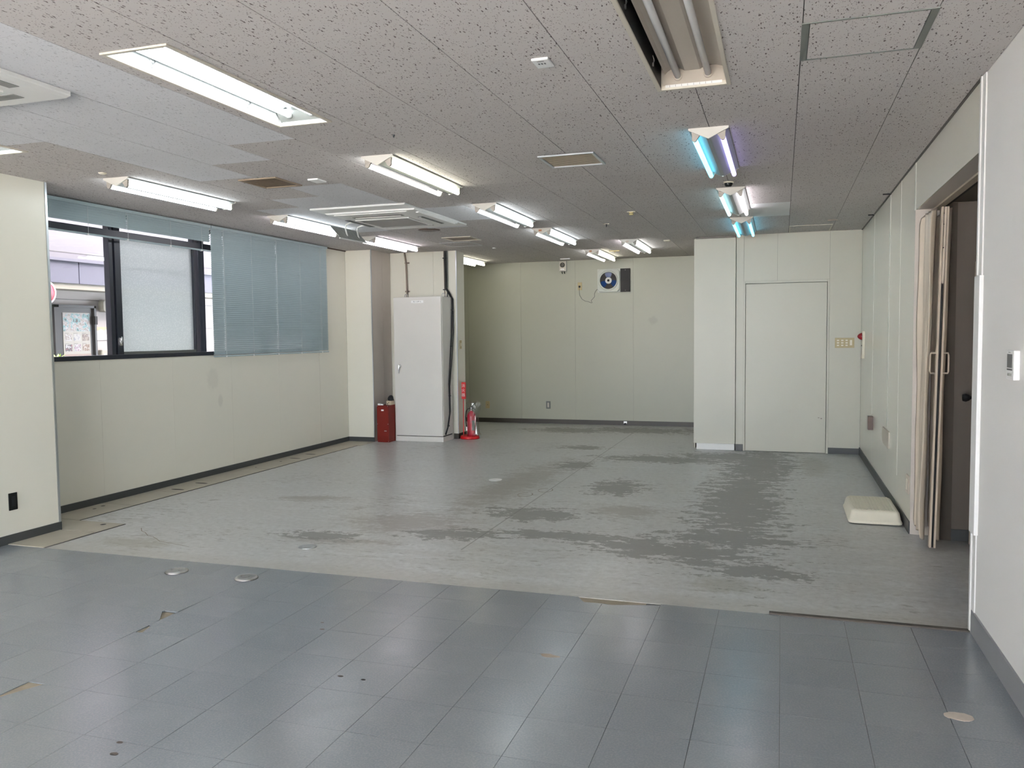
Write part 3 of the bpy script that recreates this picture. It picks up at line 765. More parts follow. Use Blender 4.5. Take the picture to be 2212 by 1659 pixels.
surface_light((-4.60, 11.20, 0), 'yellowish twin-tube light half hidden behind the partition end', M['tube_warm'], M['tube_warm'])

# ------------------------------------------------------------------ recessed troffers
def troffer(x0, x1, y0, y1, lit, label):
    xc = (x0 + x1) / 2
    t = thing('recessed_light', (xc, (y0 + y1) / 2, CH), label, 'ceiling light')
    fm = M['white'] if lit else M['frame_old']; rm = M['reflector'] if lit else M['tray_old']
    f = .019; hz = CH + .082
    ix0, ix1, iy0, iy1 = x0 + f, x1 - f, y0 + f, y1 - f
    fz = CH - .008
    for (a, b_, c, d) in ((x0, ix0, y0, y1), (ix1, x1, y0, y1), (ix0, ix1, y0, iy0), (ix0, ix1, iy1, y1)):
        obj('frame_bar', MB().box(a, b_, c, d, fz, CH + .002), M['frame_old'], t, .002)
    obj('side_wall', MB().box(ix0 - .002, ix0, iy0, iy1, CH, hz + .04), fm if lit else M['dark'], t)
    obj('side_wall', MB().box(ix1, ix1 + .002, iy0, iy1, CH, hz), fm, t)
    for (a, b_) in ((iy0 - .002, iy0), (iy1, iy1 + .002)): obj('end_wall', MB().box(ix0, ix1, a, b_, CH, hz + .04), fm, t)
    obj('housing_top', MB().box(ix0, ix1, iy0, iy1, hz + .04, hz + .045), M['dark'], t)
    # reflector tray, hanging a little to the right so a dark slit shows on the left
    gx = .024
    tx0, tx1 = ix0 + gx, ix1
    prof = [(tx0, CH + .050), (tx0 + .012, CH + .062), (xc - .075, CH + .078), (xc - .035, CH + .060), (xc + .035, CH + .060), (xc + .075, CH + .078), (tx1 - .012, CH + .062), (tx1, CH + .045), (tx1, CH + .086), (tx0, CH + .086)]
    obj('reflector_tray', MB().prism(prof, 'y', iy0 + .045, iy1 - .045), rm, t)
    obj('socket_block', MB().prism([(iy0, CH + .012), (iy0 + .055, CH + .07), (iy0, CH + .07)], 'x', ix0 + .01, ix1 - .002), rm, t)
    obj('socket_block', MB().prism([(iy1, CH + .012), (iy1, CH + .07), (iy1 - .055, CH + .07)], 'x', ix0 + .01, ix1 - .002), rm, t)
    obj('label_strip', MB().box(ix0 + .02, ix1 - .02, iy1 - .002, iy1 - .0005, CH + .002, CH + .014), M['white'], t)
    for k in range(8):
        xx = ix0 + .04 + k * .028
        obj('label_mark', MB().box(xx, xx + .0015, iy1 - .0028, iy1 - .002, CH + .003, CH + .013), M['dark_mark'], t)
    for sgn in (-1, 1):
        cx = xc + sgn * .070
        obj('tube', MB().tube([(cx, iy0 + .03, CH + .044), (cx, iy0 + .036, CH + .044), (cx, iy1 - .036, CH + .044), (cx, iy1 - .03, CH + .044)], [.010, .0155, .0155, .010], 12), M['tube_cool'] if lit else M['tube_off'], t)
        for yy in (iy0 + .028, iy1 - .028):
            obj('lamp_socket', MB().lathe([(.013, -.007), (.021, -.007), (.021, .007), (.013, .007)], (cx, yy, CH + .044), 'y', 14), rm, t)
    for yy in (y0 + .28, y0 + .97):
        obj('spring_clip', MB().tube([(ix0 + .003, yy - .01, CH + .066), (ix0 + .008, yy - .012, CH + .050), (ix0 + .005, yy, CH + .036), (ix0 + .008, yy + .012, CH + .050), (ix0 + .003, yy + .01, CH + .066)], .002, 5)
            .box(ix0, ix0 + .006, yy - .007, yy + .007, CH + .022, CH + .036), M['steel'], t)
    return t
troffer(-2.669, -2.333, 2.750, 4.022, True, 'lit recessed light in white frame at upper left of the view')
troffer(-.579, -.237, 2.80, 4.071, False, 'unlit recessed light with two grey tubes at the top of the view')
troffer(-4.794, -4.458, 2.750, 3.997, True, 'lit recessed light cut by the left edge of the view')

# ------------------------------------------------------------------ ceiling air conditioners
def rect_ring(mb, a, b_, c, d, w_, z0, z1):
    mb.box(a, b_, c, c + w_, z0, z1).box(a, b_, d - w_, d, z0, z1).box(a, a + w_, c + w_, d - w_, z0, z1).box(b_ - w_, b_, c + w_, d - w_, z0, z1)
    return mb
ac = thing('ceiling_air_conditioner', (-3.63, 7.4, CH), 'white ceiling cassette air conditioner with grey square grille and hanging deflector', 'air conditioner')
obj('ceiling_flange', MB().box(-4.115, -3.155, 6.65, 8.15, 2.602, CH), M['white'], ac, .006)
obj('body_panel', MB().prism([(-4.085, 2.603), (-4.055, 2.587), (-3.165, 2.587), (-3.158, 2.603)], 'y', 6.86, 7.90), M['white'], ac, .004)
obj('air_louvre', MB().box(-4.00, -3.25, 6.88, 6.93, 2.575, 2.586), M['white'], ac, .004)
obj('air_louvre', MB().box(-3.195, -3.160, 6.96, 7.84, 2.575, 2.586), M['white'], ac, .004)
for (a, b_, c, d) in ((-3.93, -3.40, 7.085, 7.155), (-4.09, -4.035, 7.25, 7.77)):
    obj('air_slot', MB().box(a, b_, c, d, 2.5845, 2.5875), M['grille'], ac)
obj('air_slot', MB().box(-3.325, -3.270, 7.28, 7.80, 2.5845, 2.5875), M['grille'], ac)
obj('air_slot', MB().box(-3.97, -3.42, 7.86, 7.895, 2.5845, 2.5875), M['grille'], ac)
obj('slot_flap', MB().box(-3.90, -3.42, 7.12, 7.15, 2.578, 2.584), M['white'], ac)
obj('slot_flap', MB().box(-3.31, -3.295, 7.29, 7.79, 2.578, 2.584), M['white'], ac)
gr = obj('intake_grille', MB().box(-3.955, -3.445, 7.31, 7.80, 2.580, 2.587), M['grille'], ac)
gf = MB(); rect_ring(gf, -3.99, -3.41, 7.27, 7.84, .032, 2.578, 2.588)
obj('grille_frame', gf, M['white'], ac, .003)
for k in range(24):
    yy = 7.315 + k * .0205
    obj('grille_slat', MB().box(-3.955, -3.445, yy, yy + .006, 2.5775, 2.581), M['grille'], gr)
ac2 = thing('ceiling_air_conditioner', (-3.68, 2.65, CH), 'white ceiling cassette air conditioner cut by the left edge of the view', 'air conditioner')
obj('body_panel', MB().prism([(-4.15, CH), (-4.15, 2.598), (-4.12, 2.590), (-3.23, 2.590), (-3.20, 2.598), (-3.20, CH)], 'y', 2.17, 3.115), M['white'], ac2, .004)
obj('intake_grille', MB().box(-3.93, -3.42, 2.39, 2.89, 2.583, 2.590), M['grille'], ac2)
gf = MB(); rect_ring(gf, -3.96, -3.39, 2.36, 2.92, .03, 2.580, 2.591); obj('grille_frame', gf, M['white'], ac2)
for (a, b_, c, d) in ((-3.95, -3.40, 2.98, 3.04), (-3.95, -3.40, 2.22, 2.28), (-3.33, -3.27, 2.38, 2.90), (-4.08, -4.02, 2.38, 2.90)):
    obj('air_slot', MB().box(a, b_, c, d, 2.588, 2.5905), M['grille'], ac2)
# deflector hung from the first unit
df = thing('air_deflector', (-4.14, 7.56, 2.59), 'grey hanging air deflector on two white arms beside the air conditioner', 'air deflector')
T = [Vector((-4.285, 7.31, 2.553)), Vector((-4.285, 7.83, 2.560)), Vector((-4.165, 7.83, 2.437)), Vector((-4.185, 7.32, 2.435))]
nrm = (T[1] - T[0]).cross(T[3] - T[0]).normalized() * .006
obj('plate', MB().add([tuple(v) for v in T] + [tuple(v + nrm) for v in T], [(0, 1, 2, 3), (7, 6, 5, 4), (0, 4, 5, 1), (1, 5, 6, 2), (2, 6, 7, 3), (3, 7, 4, 0)]), M['shade_grey'], df)
obj('white_edge', MB().tube([T[3] + Vector((.0, -.01, -.006)), T[2] + Vector((0, .01, -.006))], .007, 6), M['white'], df)
for k in range(3):
    u = .28 + .22 * k
    a = T[0].lerp(T[1], u); b_ = T[3].lerp(T[2], u)
    obj('rib', MB().tube([a.lerp(b_, .15) - nrm * .7, a.lerp(b_, .95) - nrm * .7], .004, 5), M['shade_grey'], df)
for yy in (7.50, 7.74):
    obj('arm', MB().tube([(-4.10, yy, 2.600), (-4.17, yy, 2.600), (-4.215, yy, 2.585), (-4.228, yy, 2.55), (-4.215, yy, 2.50), (-4.205, yy, 2.468)], .008, 7), M['white'], df)

# ------------------------------------------------------------------ vents, hatches, plates
def vent(name, x0, x1, y0, y1, slat, fm, n, label, cat='vent'):
    t = thing(name, ((x0 + x1) / 2, (y0 + y1) / 2, CH), label, cat)
    mb = MB(); rect_ring(mb, x0, x1, y0, y1, .018, CH - .010, CH)
    obj('frame', mb, fm, t, .002)
    obj('backing', MB().box(x0 + .018, x1 - .018, y0 + .018, y1 - .018, CH - .002, CH - .0005), M['dark'] if slat == M['vent_brown'] else M['vent_brown'], t)
    pitch = (y1 - y0 - .036) / n
    first = None
    for k in range(n):
        yy = y0 + .018 + pitch * (k + .5)
        if first is None:
            mb = MB().add([(-(x1 - x0) / 2 + .018, -pitch * .42, -.007), ((x1 - x0) / 2 - .018, -pitch * .42, -.007), ((x1 - x0) / 2 - .018, pitch * .30, -.0025), (-(x1 - x0) / 2 + .018, pitch * .30, -.0025),
                           (-(x1 - x0) / 2 + .018, -pitch * .42, -.0055), ((x1 - x0) / 2 - .018, -pitch * .42, -.0055), ((x1 - x0) / 2 - .018, pitch * .30, -.001), (-(x1 - x0) / 2 + .018, pitch * .30, -.001)],
                          [(0, 1, 2, 3), (7, 6, 5, 4), (0, 4, 5, 1), (1, 5, 6, 2), (2, 6, 7, 3), (3, 7, 4, 0)])
            first = obj('slat', mb, slat, None); first.parent = t; first.location = (0, yy - t.location.y, 0)
        else:
            o = bpy.data.objects.new('slat', first.data); COL.objects.link(o); o.parent = t; o.location = (0, yy - t.location.y, 0)
    return t
vent('air_vent', -1.538, -1.160, 5.265, 5.650, M['vent_slat'], M['alu'], 12, 'beige slatted square ceiling vent between the middle and right light rows')
vent('air_vent', -3.848, -3.52, 5.245, 5.60, M['vent_brown'], M['vent_brown'], 12, 'brown slatted square ceiling vent beside the white ceiling boards')
vent('air_vent', -3.88, -3.51, 9.17, 9.55, M['vent_slat'], M['frame_old'], 8, 'pale slatted square ceiling vent beyond the air conditioner')
def hatch(x0, x1, y0, y1, side, fm, inner, label):
    t = thing('ceiling_hatch', ((x0 + x1) / 2, (y0 + y1) / 2, CH), label, 'hatch')
    obj('frame_bar', MB().box(x0, x0 + side, y0, y1, CH - .003, CH + .014), fm, t)
    obj('frame_bar', MB().box(x1 - side, x1, y0, y1, CH - .003, CH + .014), fm, t)
    obj('frame_bar', MB().box(x0 + side, x1 - side, y0, y0 + .010, CH - .003, CH + .014), fm, t)
    obj('frame_bar', MB().box(x0 + side, x1 - side, y1 - .010, y1, CH - .003, CH + .014), fm, t)
    obj('lid', MB().box(x0 + side + .002, x1 - side - .002, y0 + .013, y1 - .013, CH - .002, CH + .012), inner, t)
    obj('lid_latch', MB().lathe([(0, -.004), (.006, -.004), (.006, 0)], ((x0 + x1) / 2, y0 + .02, CH - .002), 'z', 10), M['steel'], t)
    return t
hatch(.063, .538, 3.395, 3.845, .028, M['frame_grey'], M['ceil_old'], 'dark framed ceiling hatch with a fissured board near the right wall')
def flat_hatch(x0, x1, y0, y1, fm, label):
    t = thing('ceiling_hatch', ((x0 + x1) / 2, (y0 + y1) / 2, CH), label, 'hatch')
    mb = MB(); rect_ring(mb, x0, x1, y0, y1, .014, CH - .004, CH); obj('frame', mb, fm, t)
    obj('lid', MB().box(x0 + .018, x1 - .018, y0 + .018, y1 - .018, CH - .002, CH - .0004), M['ceil_old'], t)
    return t
flat_hatch(.069, .520, 9.72, 10.36, M['frame_old'], 'small framed ceiling hatch above the flush door')
flat_hatch(-4.15, -3.72, 9.72, 10.18, M['alu'], 'thin framed ceiling hatch in front of the steel cabinet')

t = thing('ceiling_plate', (-.985, 3.47, CH), 'small white vented plate on the ceiling near the unlit recessed light', 'detector')
obj('cover', MB().box(-1.022, -.947, 3.418, 3.527, CH - .012, CH), M['plastic_w'], t, .004)
for k in range(3): obj('vent_slot', MB().box(-1.003 + k * .013, -.996 + k * .013, 3.46, 3.475, CH - .0125, CH - .012), M['dark_mark'], t)
obj('vent_slot', MB().box(-1.00, -.97, 3.435, 3.44, CH - .0125, CH - .012), M['dark_mark'], t)
t = tag(obj('ceiling_plate', MB().box(-3.352, -3.265, 5.40, 5.527, CH - .012, CH), M['plastic_w'], bevel=.003, org=(-3.3, 5.46, CH)), 'small white rectangular plate on the ceiling beside the brown vent', 'detector')
t = tag(obj('ceiling_rosette', MB().lathe([(0, -.012), (.02, -.011), (.028, -.004), (.028, 0)], (-4.56, 4.688, CH), n=16), M['plastic_c'], org=(-4.56, 4.688, CH)), 'tiny cream disc on the ceiling near the left pillar', 'ceiling fitting')
def hook(x, y, label, dx=.0):
    t = thing('ceiling_hook', (x, y, CH), label, 'hook')
    obj('base_strip', MB().box(x - .03, x + .03, y - .008, y + .008, CH - .004, CH), M['plastic_c'], t)
    obj('hook', MB().tube([(x, y, CH - .003), (x, y, CH - .035)], [.006, .003], 6), M['black'], t)
hook(-1.789, 8.738, 'small black ceiling hook on a cream strip before the back bay')
t = tag(obj('ceiling_hook', MB().tube([(-2.158, 4.415, CH), (-2.158, 4.415, CH - .016)], [.006, .002], 6), M['black'], org=(-2.158, 4.415, CH)), 'tiny black screw point hanging near the warm white light', 'hook')
t = thing('sprinkler', (-1.384, 7.96, CH), 'brassy ceiling sensor box on a cream strip left of the right light row', 'detector')
obj('base_plate', MB().box(-1.425, -1.345, 7.945, 7.975, CH - .006, CH), M['plastic_c'], t)
obj('sensor_body', MB().box(-1.405, -1.365, 7.945, 7.975, CH - .034, CH - .006), M['gold'], t, .003)
for k in range(3): obj('contact', MB().box(-1.400 + k * .013, -1.394 + k * .013, 7.943, 7.945, CH - .028, CH - .012), M['dark'], t)
t = thing('dome_camera', (-.404, 6.70, CH), 'small black dome sensor on the ceiling between two right-row lights', 'sensor')
obj('base_ring', MB().lathe([(0, -.010), (.040, -.010), (.040, 0)], (-.404, 6.70, CH), n=20), M['plastic_c'], t)
obj('dome', MB().lathe([(0, -.036), (.022, -.034), (.030, -.022), (.032, -.010)], (-.404, 6.70, CH), n=20), M['black'], t)
t = tag(obj('cable_bracket', MB().box(.450, .545, 9.33, 9.345, CH - .012, CH).box(.450, .462, 9.30, 9.345, CH - .018, CH), M['mortar'], org=(.5, 9.33, CH)), 'small rusty bracket on the ceiling near the flush door', 'bracket')
for x, y, s_ in ((.845, 7.77, 'nearer'), (.850, 9.09, 'farther')):
    tag(obj('edge_clip', MB().box(x - .032, x + .034, y - .006, y + .006, CH - .010, CH), M['dark'], org=(x, y, CH)), 'dark clip at the ceiling edge of the right wall, the %s of two' % s_, 'clip')
tag(obj('ceiling_rosette', MB().box(-3.705, -3.668, 10.50, 10.545, CH - .012, CH), M['plastic_w'], bevel=.003, org=(-3.687, 10.52, CH)), 'tiny white box on the ceiling past the cabinet niche', 'ceiling fitting')
tag(obj('ceiling_rosette', MB().box(-1.425, -1.345, 10.52, 10.59, CH - .014, CH), M['plastic_c'], bevel=.003, org=(-1.385, 10.55, CH)), 'small cream box on the ceiling just left of the tall cupboard', 'ceiling fitting')
tag(obj('ceiling_plate', MB().box(-3.275, -3.125, 12.44, 12.48, CH - .014, CH), M['plastic_w'], org=(-3.2, 12.46, CH)), 'white bar on the ceiling above the wall speaker', 'ceiling fitting')
tag(obj('cable_bracket', MB().box(-2.33, -2.18, 11.565, 11.58, CH - .010, CH).tube([(-2.24, 11.57, CH - .008), (-2.255, 11.57, CH - .03)], .005, 6), M['gold'], org=(-2.25, 11.57, CH)), 'brassy bracket on the ceiling right of the yellowish tube light', 'bracket')
tag(obj('ceiling_hole', MB().add([(-3.73 + .115 * math.cos(a), 8.46 + .05 * math.sin(a) + .02 * math.sin(2 * a), CH - .001) for a in [2 * PI * k / 18 for k in range(18)]], [tuple(range(18))])
    .lathe([(.10, -.006), (.125, -.002), (.125, 0)], (-3.73, 8.47, CH), n=18), M['brown'], org=(-3.73, 8.46, CH)), 'dark brown oval hole in the ceiling just beyond the air conditioner', 'hole')

# ------------------------------------------------------------------ steel cabinet and neighbours
cb = thing('steel_cabinet', (-4.71, 10.45, 0), 'tall ivory steel electrical cabinet on a low plinth', 'cabinet')
obj('body', MB().box(-5.070, -4.356, 10.285, 10.615, .085, 1.975), M['cabinet'], cb, .003)
obj('door', MB().box(-5.068, -4.362, 10.258, 10.284, .078, 1.975), M['cabinet'], cb, .004)
obj('plinth', MB().box(-5.070, -4.356, 10.262, 10.615, 0, .070), M['cabinet'], cb, .002)
obj('dark_gap', MB().box(-5.060, -4.366, 10.28, 10.60, .068, .087), M['dark'], cb)
hd = obj('door_handle', MB().lathe([(0, -.030), (.020, -.028), (.024, -.016), (.024, 0)], (-4.985, 10.258, 1.035), 'y', 18), M['chrome'], cb)
obj('lever', MB().tube([(-4.987, 10.226, 1.045), (-4.989, 10.222, 1.00), (-4.993, 10.226, .935)], [.013, .011, .006], 8), M['chrome'], hd)
for x in (-4.965, -4.405):
    obj('lifting_eye', MB().tube([(x + .022 * math.sin(2 * PI * k / 14), 10.45, 2.000 - .026 * math.cos(2 * PI * k / 14)) for k in range(15)], .005, 6, False).box(x - .01, x + .01, 10.44, 10.46, 1.972, 1.982), M['steel'], cb)
np_ = obj('nameplate', MB().box(-4.800, -4.618, 10.2555, 10.258, 1.893, 1.928), M['plastic_w'], cb)
text('lettering', 'RL-1 (HP-1)', .024, (-4.709, 10.2548, 1.911), 'y-', M['dark_mark'], np_)
t = thing('conduit', (-5.05, 10.64, 1.975), 'brown conduit pipe from the cabinet top to the ceiling', 'pipe')
obj('pipe', MB().tube([(-5.035, 10.635, 1.975), (-5.040, 10.637, 2.30), (-5.046, 10.637, 2.46), (-5.068, 10.637, CH)], .013, 8), M['pipe'], t)
for z in (2.075, 2.475): obj('pipe_clip', MB().box(-5.065, -5.000, 10.63, 10.655, z - .010, z + .010), M['pipe'], t, .003)
t = thing('cable_bundle', (-4.45, 10.63, 0), 'black cables running from the ceiling down the cabinet side', 'cable')
obj('cable', MB().tube([(-4.455, 10.632, CH), (-4.448, 10.632, 2.30), (-4.446, 10.632, 2.10), (-4.40, 10.625, 2.03), (-4.345, 10.60, 1.96), (-4.342, 10.60, 1.85), (-4.342, 10.57, 1.45), (-4.342, 10.50, 1.05), (-4.342, 10.45, .78), (-4.342, 10.46, .60), (-4.342, 10.46, .37), (-4.342, 10.39, .19), (-4.342, 10.31, .10)], .010, 7), M['black'], t)
obj('cable', MB().tube([(-4.432, 10.634, CH), (-4.430, 10.634, 2.30), (-4.428, 10.634, 2.10), (-4.385, 10.625, 2.04), (-4.332, 10.61, 1.95), (-4.326, 10.60, 1.5), (-4.334, 10.53, 1.05), (-4.338, 10.47, .75), (-4.336, 10.47, .40), (-4.338, 10.40, .20)], .007, 6), M['black'], t)
obj('cable', MB().tube([(-4.470, 10.640, CH), (-4.464, 10.640, 1.98)], .006, 6), M['pipe'], t)
obj('cable', MB().tube([(-4.415, 10.642, CH), (-4.418, 10.642, 2.10), (-4.43, 10.64, 1.98)], .008, 6), M['frame_grey'], t)
for z in (2.52, 2.085): obj('cable_tie', MB().box(-4.482, -4.425, 10.618, 10.645, z - .006, z + .006), M['black'], t)
for z, y in ((1.80, 10.59), (1.30, 10.545), (.62, 10.46), (.21, 10.40)): obj('cable_tie', MB().box(-4.350, -4.325, y - .015, y + .015, z - .006, z + .006), M['black'], t)
t = thing('red_steel_box', (-5.15, 10.16, 0), 'dark red steel box standing on the floor left of the cabinet', 'box')
obj('body', MB().box(-5.256, -5.078, 10.075, 10.27, 0, .505), M['red_dark'], t, .003)
obj('front_cover', MB().box(-5.254, -5.080, 10.066, 10.075, .004, .503), M['red_dark'], t, .002)
obj('label_plate', MB().box(-5.187, -5.150, 10.064, 10.066, .430, .449), M['plastic_w'], t)
obj('latch', MB().box(-5.145, -5.110, 10.062, 10.066, .150, .162), M['steel'], t)
for x in (-5.247, -5.088):
    for z in (.012, .25, .495): obj('screw', MB().lathe([(0, -.003), (.005, -.002), (.005, 0)], (x, 10.066, z), 'y', 8), M['steel'], t)
tag(obj('white_adapter', MB().box(-5.245, -5.205, 10.08, 10.12, .505, .530).box(-5.205, -5.175, 10.09, 10.12, .505, .520), M['plastic_w'], bevel=.003, org=(-5.21, 10.1, .505)), 'small white plastic block on the front of the red box', 'adapter')
t = thing('small_carton', (-5.11, 10.2, .505), 'small beige carton with two dark marks on the red box', 'box')
obj('carton', MB().box(-5.150, -5.078, 10.15, 10.25, .505, .562), M['cardboard'], t, .002)
obj('mark', MB().lathe([(0, -.001), (.008, -.001), (.008, 0)], (-5.132, 10.15, .520), 'y', 10).lathe([(0, -.001), (.006, -.001), (.006, 0)], (-5.115, 10.15, .537), 'y', 8), M['dark'], t)
mb = MB(); mb.lathe([(.0, .075), (.018, .072), (.030, .055), (.040, .030), (.044, .010), (.040, 0), (0, 0)], (-5.105, 10.20, .562), n=14)
bagv = []
for (x, y, z) in mb.v:
    r_ = 1 + .18 * math.sin(7 * x * 60 + z * 90) * math.cos(y * 310)
    bagv.append((-5.105 + (x + 5.105) * r_, 10.20 + (y - 10.20) * r_, z))
mb.v = bagv
tag(obj('black_bag', mb, M['black'], org=(-5.105, 10.2, .562)), 'crumpled black bag on top of the small carton', 'bag')

# fire extinguisher on its stand
t = thing('extinguisher_stand', (-4.16, 10.72, 0), 'red extinguisher stand with thin post and upright sign', 'stand')
obj('base_dish', MB().lathe([(0, .004), (.118, .004), (.135, 0), (.138, .012), (.130, .040), (.112, .046), (.098, .030), (0, .028)], (-4.155, 10.735, 0), n=24), M['red'], t)
obj('post', MB().tube([(-4.252, 10.745, .03), (-4.250, 10.745, .56)], .007, 8), M['red'], t)
sg = obj('sign', MB().box(-4.270, -4.213, 10.725, 10.765, .555, .790), M['red'], t, .004)
for ch, z in (('消', .740), ('火', .675), ('器', .610)):
    text('lettering', ch, .052, (-4.241, 10.7245, z), 'y-', M['white_mark'], sg)
t = thing('fire_extinguisher', (-4.125, 10.725, .04), 'red fire extinguisher in a clear plastic bag on a red stand', 'extinguisher')
ex, ey = -4.125, 10.725
obj('cylinder', MB().lathe([(0, 0), (.056, .002), (.060, .010), (.060, .285), (.055, .315), (.038, .340), (.018, .352), (.018, .360), (0, .360)], (ex, ey, .032), n=24), M['red_can'], t)
obj('valve', MB().lathe([(.014, 0), (.016, .012), (.012, .030), (.016, .034), (.016, .05), (0, .05)], (ex, ey, .390), n=12), M['chrome'], t)
obj('lever', MB().tube([(ex - .020, ey, .438), (ex + .010, ey, .446), (ex + .050, ey, .495)], [.007, .007, .006], 6), M['black'], t)
obj('carry_handle', MB().tube([(ex - .02, ey, .430), (ex + .025, ey, .432), (ex + .05, ey, .418), (ex + .056, ey, .402)], [.006, .006, .006, .004], 6), M['black'], t)
obj('hose', MB().tube([(ex - .012, ey - .01, .425), (ex - .045, ey - .02, .420), (ex - .068, ey - .025, .385), (ex - .075, ey - .03, .31), (ex - .066, ey - .042, .23), (ex - .055, ey - .05, .17)], .0065, 7), M['black'], t)
obj('nozzle', MB().tube([(ex - .055, ey - .05, .17), (ex - .050, ey - .052, .12)], [.007, .011], 8), M['chrome'], t)
obj('label_sheet', MB().lathe([(.0606, .07), (.0606, .21)], (ex, ey, .05), n=10, ang=(-1.1, -.25)), M['steel'], t)
mb = MB(); ring = []
prof = [(.095, .045, .02), (.088, .085, .005), (.080, .20, 0), (.082, .32, .004), (.095, .43, .012), (.105, .50, .02), (.062, .525, .0)]
vs = []; n_ = 20
for k, (r_, z, dx) in enumerate(prof):
    for q in range(n_):
        a = 2 * PI * q / n_
        rr = r_ * (1 + .09 * math.sin(5 * a + 3 * k) + .05 * math.sin(9 * a + k * 2))
        vs.append((ex + .018 + dx + rr * math.cos(a) * 1.05, ey + rr * math.sin(a) * .8, z + .012 * math.sin(3 * a + k)))
mb.add(vs, [(i * n_ + q, i * n_ + (q + 1) % n_, (i + 1) * n_ + (q + 1) % n_, (i + 1) * n_ + q) for i in range(len(prof) - 1) for q in range(n_)], False)
obj('plastic_bag', mb, M['bag'], t)

# ------------------------------------------------------------------ far wall fittings
FW = YF
fan = thing('exhaust_fan', (-2.5, FW, 2.1), 'square exhaust fan with three blue blades and open black shutter beside it', 'fan')
fc = (-2.595, FW - .035, 2.283)
def ring_plate(x0, x1, z0, z1, cx, cz, r, y0, y1, n=28):
    """rectangular plate with round hole"""
    mb = MB(); outer = []; inner = []
    for k in range(n):
        a = 2 * PI * k / n; c, s_ = math.cos(a), math.sin(a)
        tx = ((x1 - cx) if c > 0 else (x0 - cx)) / c if abs(c) > 1e-9 else 1e9
        tz = ((z1 - cz) if s_ > 0 else (z0 - cz)) / s_ if abs(s_) > 1e-9 else 1e9
        t_ = min(tx, tz); outer.append((cx + c * t_, cz + s_ * t_)); inner.append((cx + c * r, cz + s_ * r))
    vs = [(p[0], y0, p[1]) for p in outer] + [(p[0], y0, p[1]) for p in inner] + [(p[0], y1, p[1]) for p in outer] + [(p[0], y1, p[1]) for p in inner]
    fs = []
    for k in range(n):
        j = (k + 1) % n
        fs += [(k, j, n + j, n + k), (2 * n + k, 3 * n + k, 3 * n + j, 2 * n + j), (n + k, n + j, 3 * n + j, 3 * n + k), (k, 2 * n + k, 2 * n + j, j)]
    return mb.add(vs, fs)
obj('housing', ring_plate(-2.765, -2.420, 2.108, 2.455, fc[0], fc[2], .142, FW - .040, FW - .006), M['fan_box'], fan, .003)
obj('bezel_ring', MB().lathe([(.133, -.004), (.148, -.010), (.158, -.004), (.158, 0), (.140, .0)], (fc[0], FW - .040, fc[2]), 'y', 32), M['fan_box'], fan)
obj('dark_opening', MB().lathe([(0, 0), (.145, 0)], (fc[0], FW - .0095, fc[2]), 'y', 28), M['dark'], fan)
obj('wall_flange', MB().box(-2.776, -2.410, FW - .007, FW, 2.098, 2.465), M['fan_box'], fan)
blm = None
for k in range(3):
    a0 = PI / 2 + k * 2 * PI / 3
    vs = []; fs = []
    for ir, r in enumerate((.04, .075, .11, .128)):
        wd_ = (.55, .56, .54, .40)[ir]
        for q in range(6):
            a = a0 + (q / 5 - .5) * 2 * wd_
            vs.append((fc[0] + r * math.cos(a), FW - .018 - .010 * (q / 5 - .5) * 2, fc[2] + r * math.sin(a)))
    fs = [(i * 6 + q, i * 6 + q + 1, (i + 1) * 6 + q + 1, (i + 1) * 6 + q) for i in range(3) for q in range(5)]
    obj('blade', MB().add(vs, fs, True), M['blue'], fan)
hb = obj('hub', MB().lathe([(0, -.010), (.020, -.010), (.020, -.014), (.045, -.012), (.052, -.004), (.052, 0)], (fc[0], FW - .026, fc[2]), 'y', 24), M['white'], fan)
obj('hub_cap', MB().lathe([(0, -.008), (.012, -.008), (.020, 0)], (fc[0], FW - .038, fc[2]), 'y', 16), M['dark'], hb)
for k in range(10):
    a = 2 * PI * k / 10
    obj('hub_mark', MB().box(fc[0] + .036 * math.cos(a) - .003, fc[0] + .036 * math.cos(a) + .003, FW - .0395, FW - .0385, fc[2] + .036 * math.sin(a) - .002, fc[2] + .036 * math.sin(a) + .002), M['dark_mark'], hb)
obj('badge', MB().box(-2.465, -2.440, FW - .0415, FW - .040, 2.135, 2.160), M['frame_old'], fan)
obj('shutter_panel', MB().box(-2.408, -2.254, FW - .028, FW, 2.100, 2.463), M['dark'], fan, .003)
for z in (2.125, 2.44): obj('screw', MB().lathe([(0, -.002), (.005, -.001), (.005, 0)], (-2.33, FW - .028, z), 'y', 8), M['steel'], fan)
t = thing('wall_socket', (-3.062, FW, 2.145), 'tan socket plate high on the far wall with a plug in it', 'socket')
obj('plate', MB().box(-3.096, -3.028, FW - .008, FW, 2.145, 2.268), M['beige_plate'], t, .002)
t = thing('power_cord', (-3.0, FW, 1.93), 'thin dark cord looping from socket to exhaust fan', 'cord')
obj('plug', MB().box(-3.078, -3.052, FW - .034, FW - .008, 2.185, 2.215), M['black'], t, .004)
pts = [(-3.066, FW - .028, 2.185), (-3.069, FW - .014, 2.12), (-3.066, FW - .012, 2.07), (-3.030, FW - .012, 2.005), (-2.975, FW - .012, 1.970), (-2.93, FW - .012, 1.962), (-2.872, FW - .012, 1.938), (-2.862, FW - .012, 1.942), (-2.878, FW - .012, 1.975), (-2.850, FW - .012, 2.005), (-2.822, FW - .012, 2.036), (-2.824, FW - .012, 2.08), (-2.810, FW - .012, 2.115), (-2.787, FW - .012, 2.146), (-2.772, FW - .010, 2.15)]
obj('wire', MB().tube(pts, .0035, 6), M['frame_grey'], t)
t = thing('wall_speaker', (-3.33, FW, 2.45), 'small grey round-faced speaker unit high on the far wall', 'speaker')
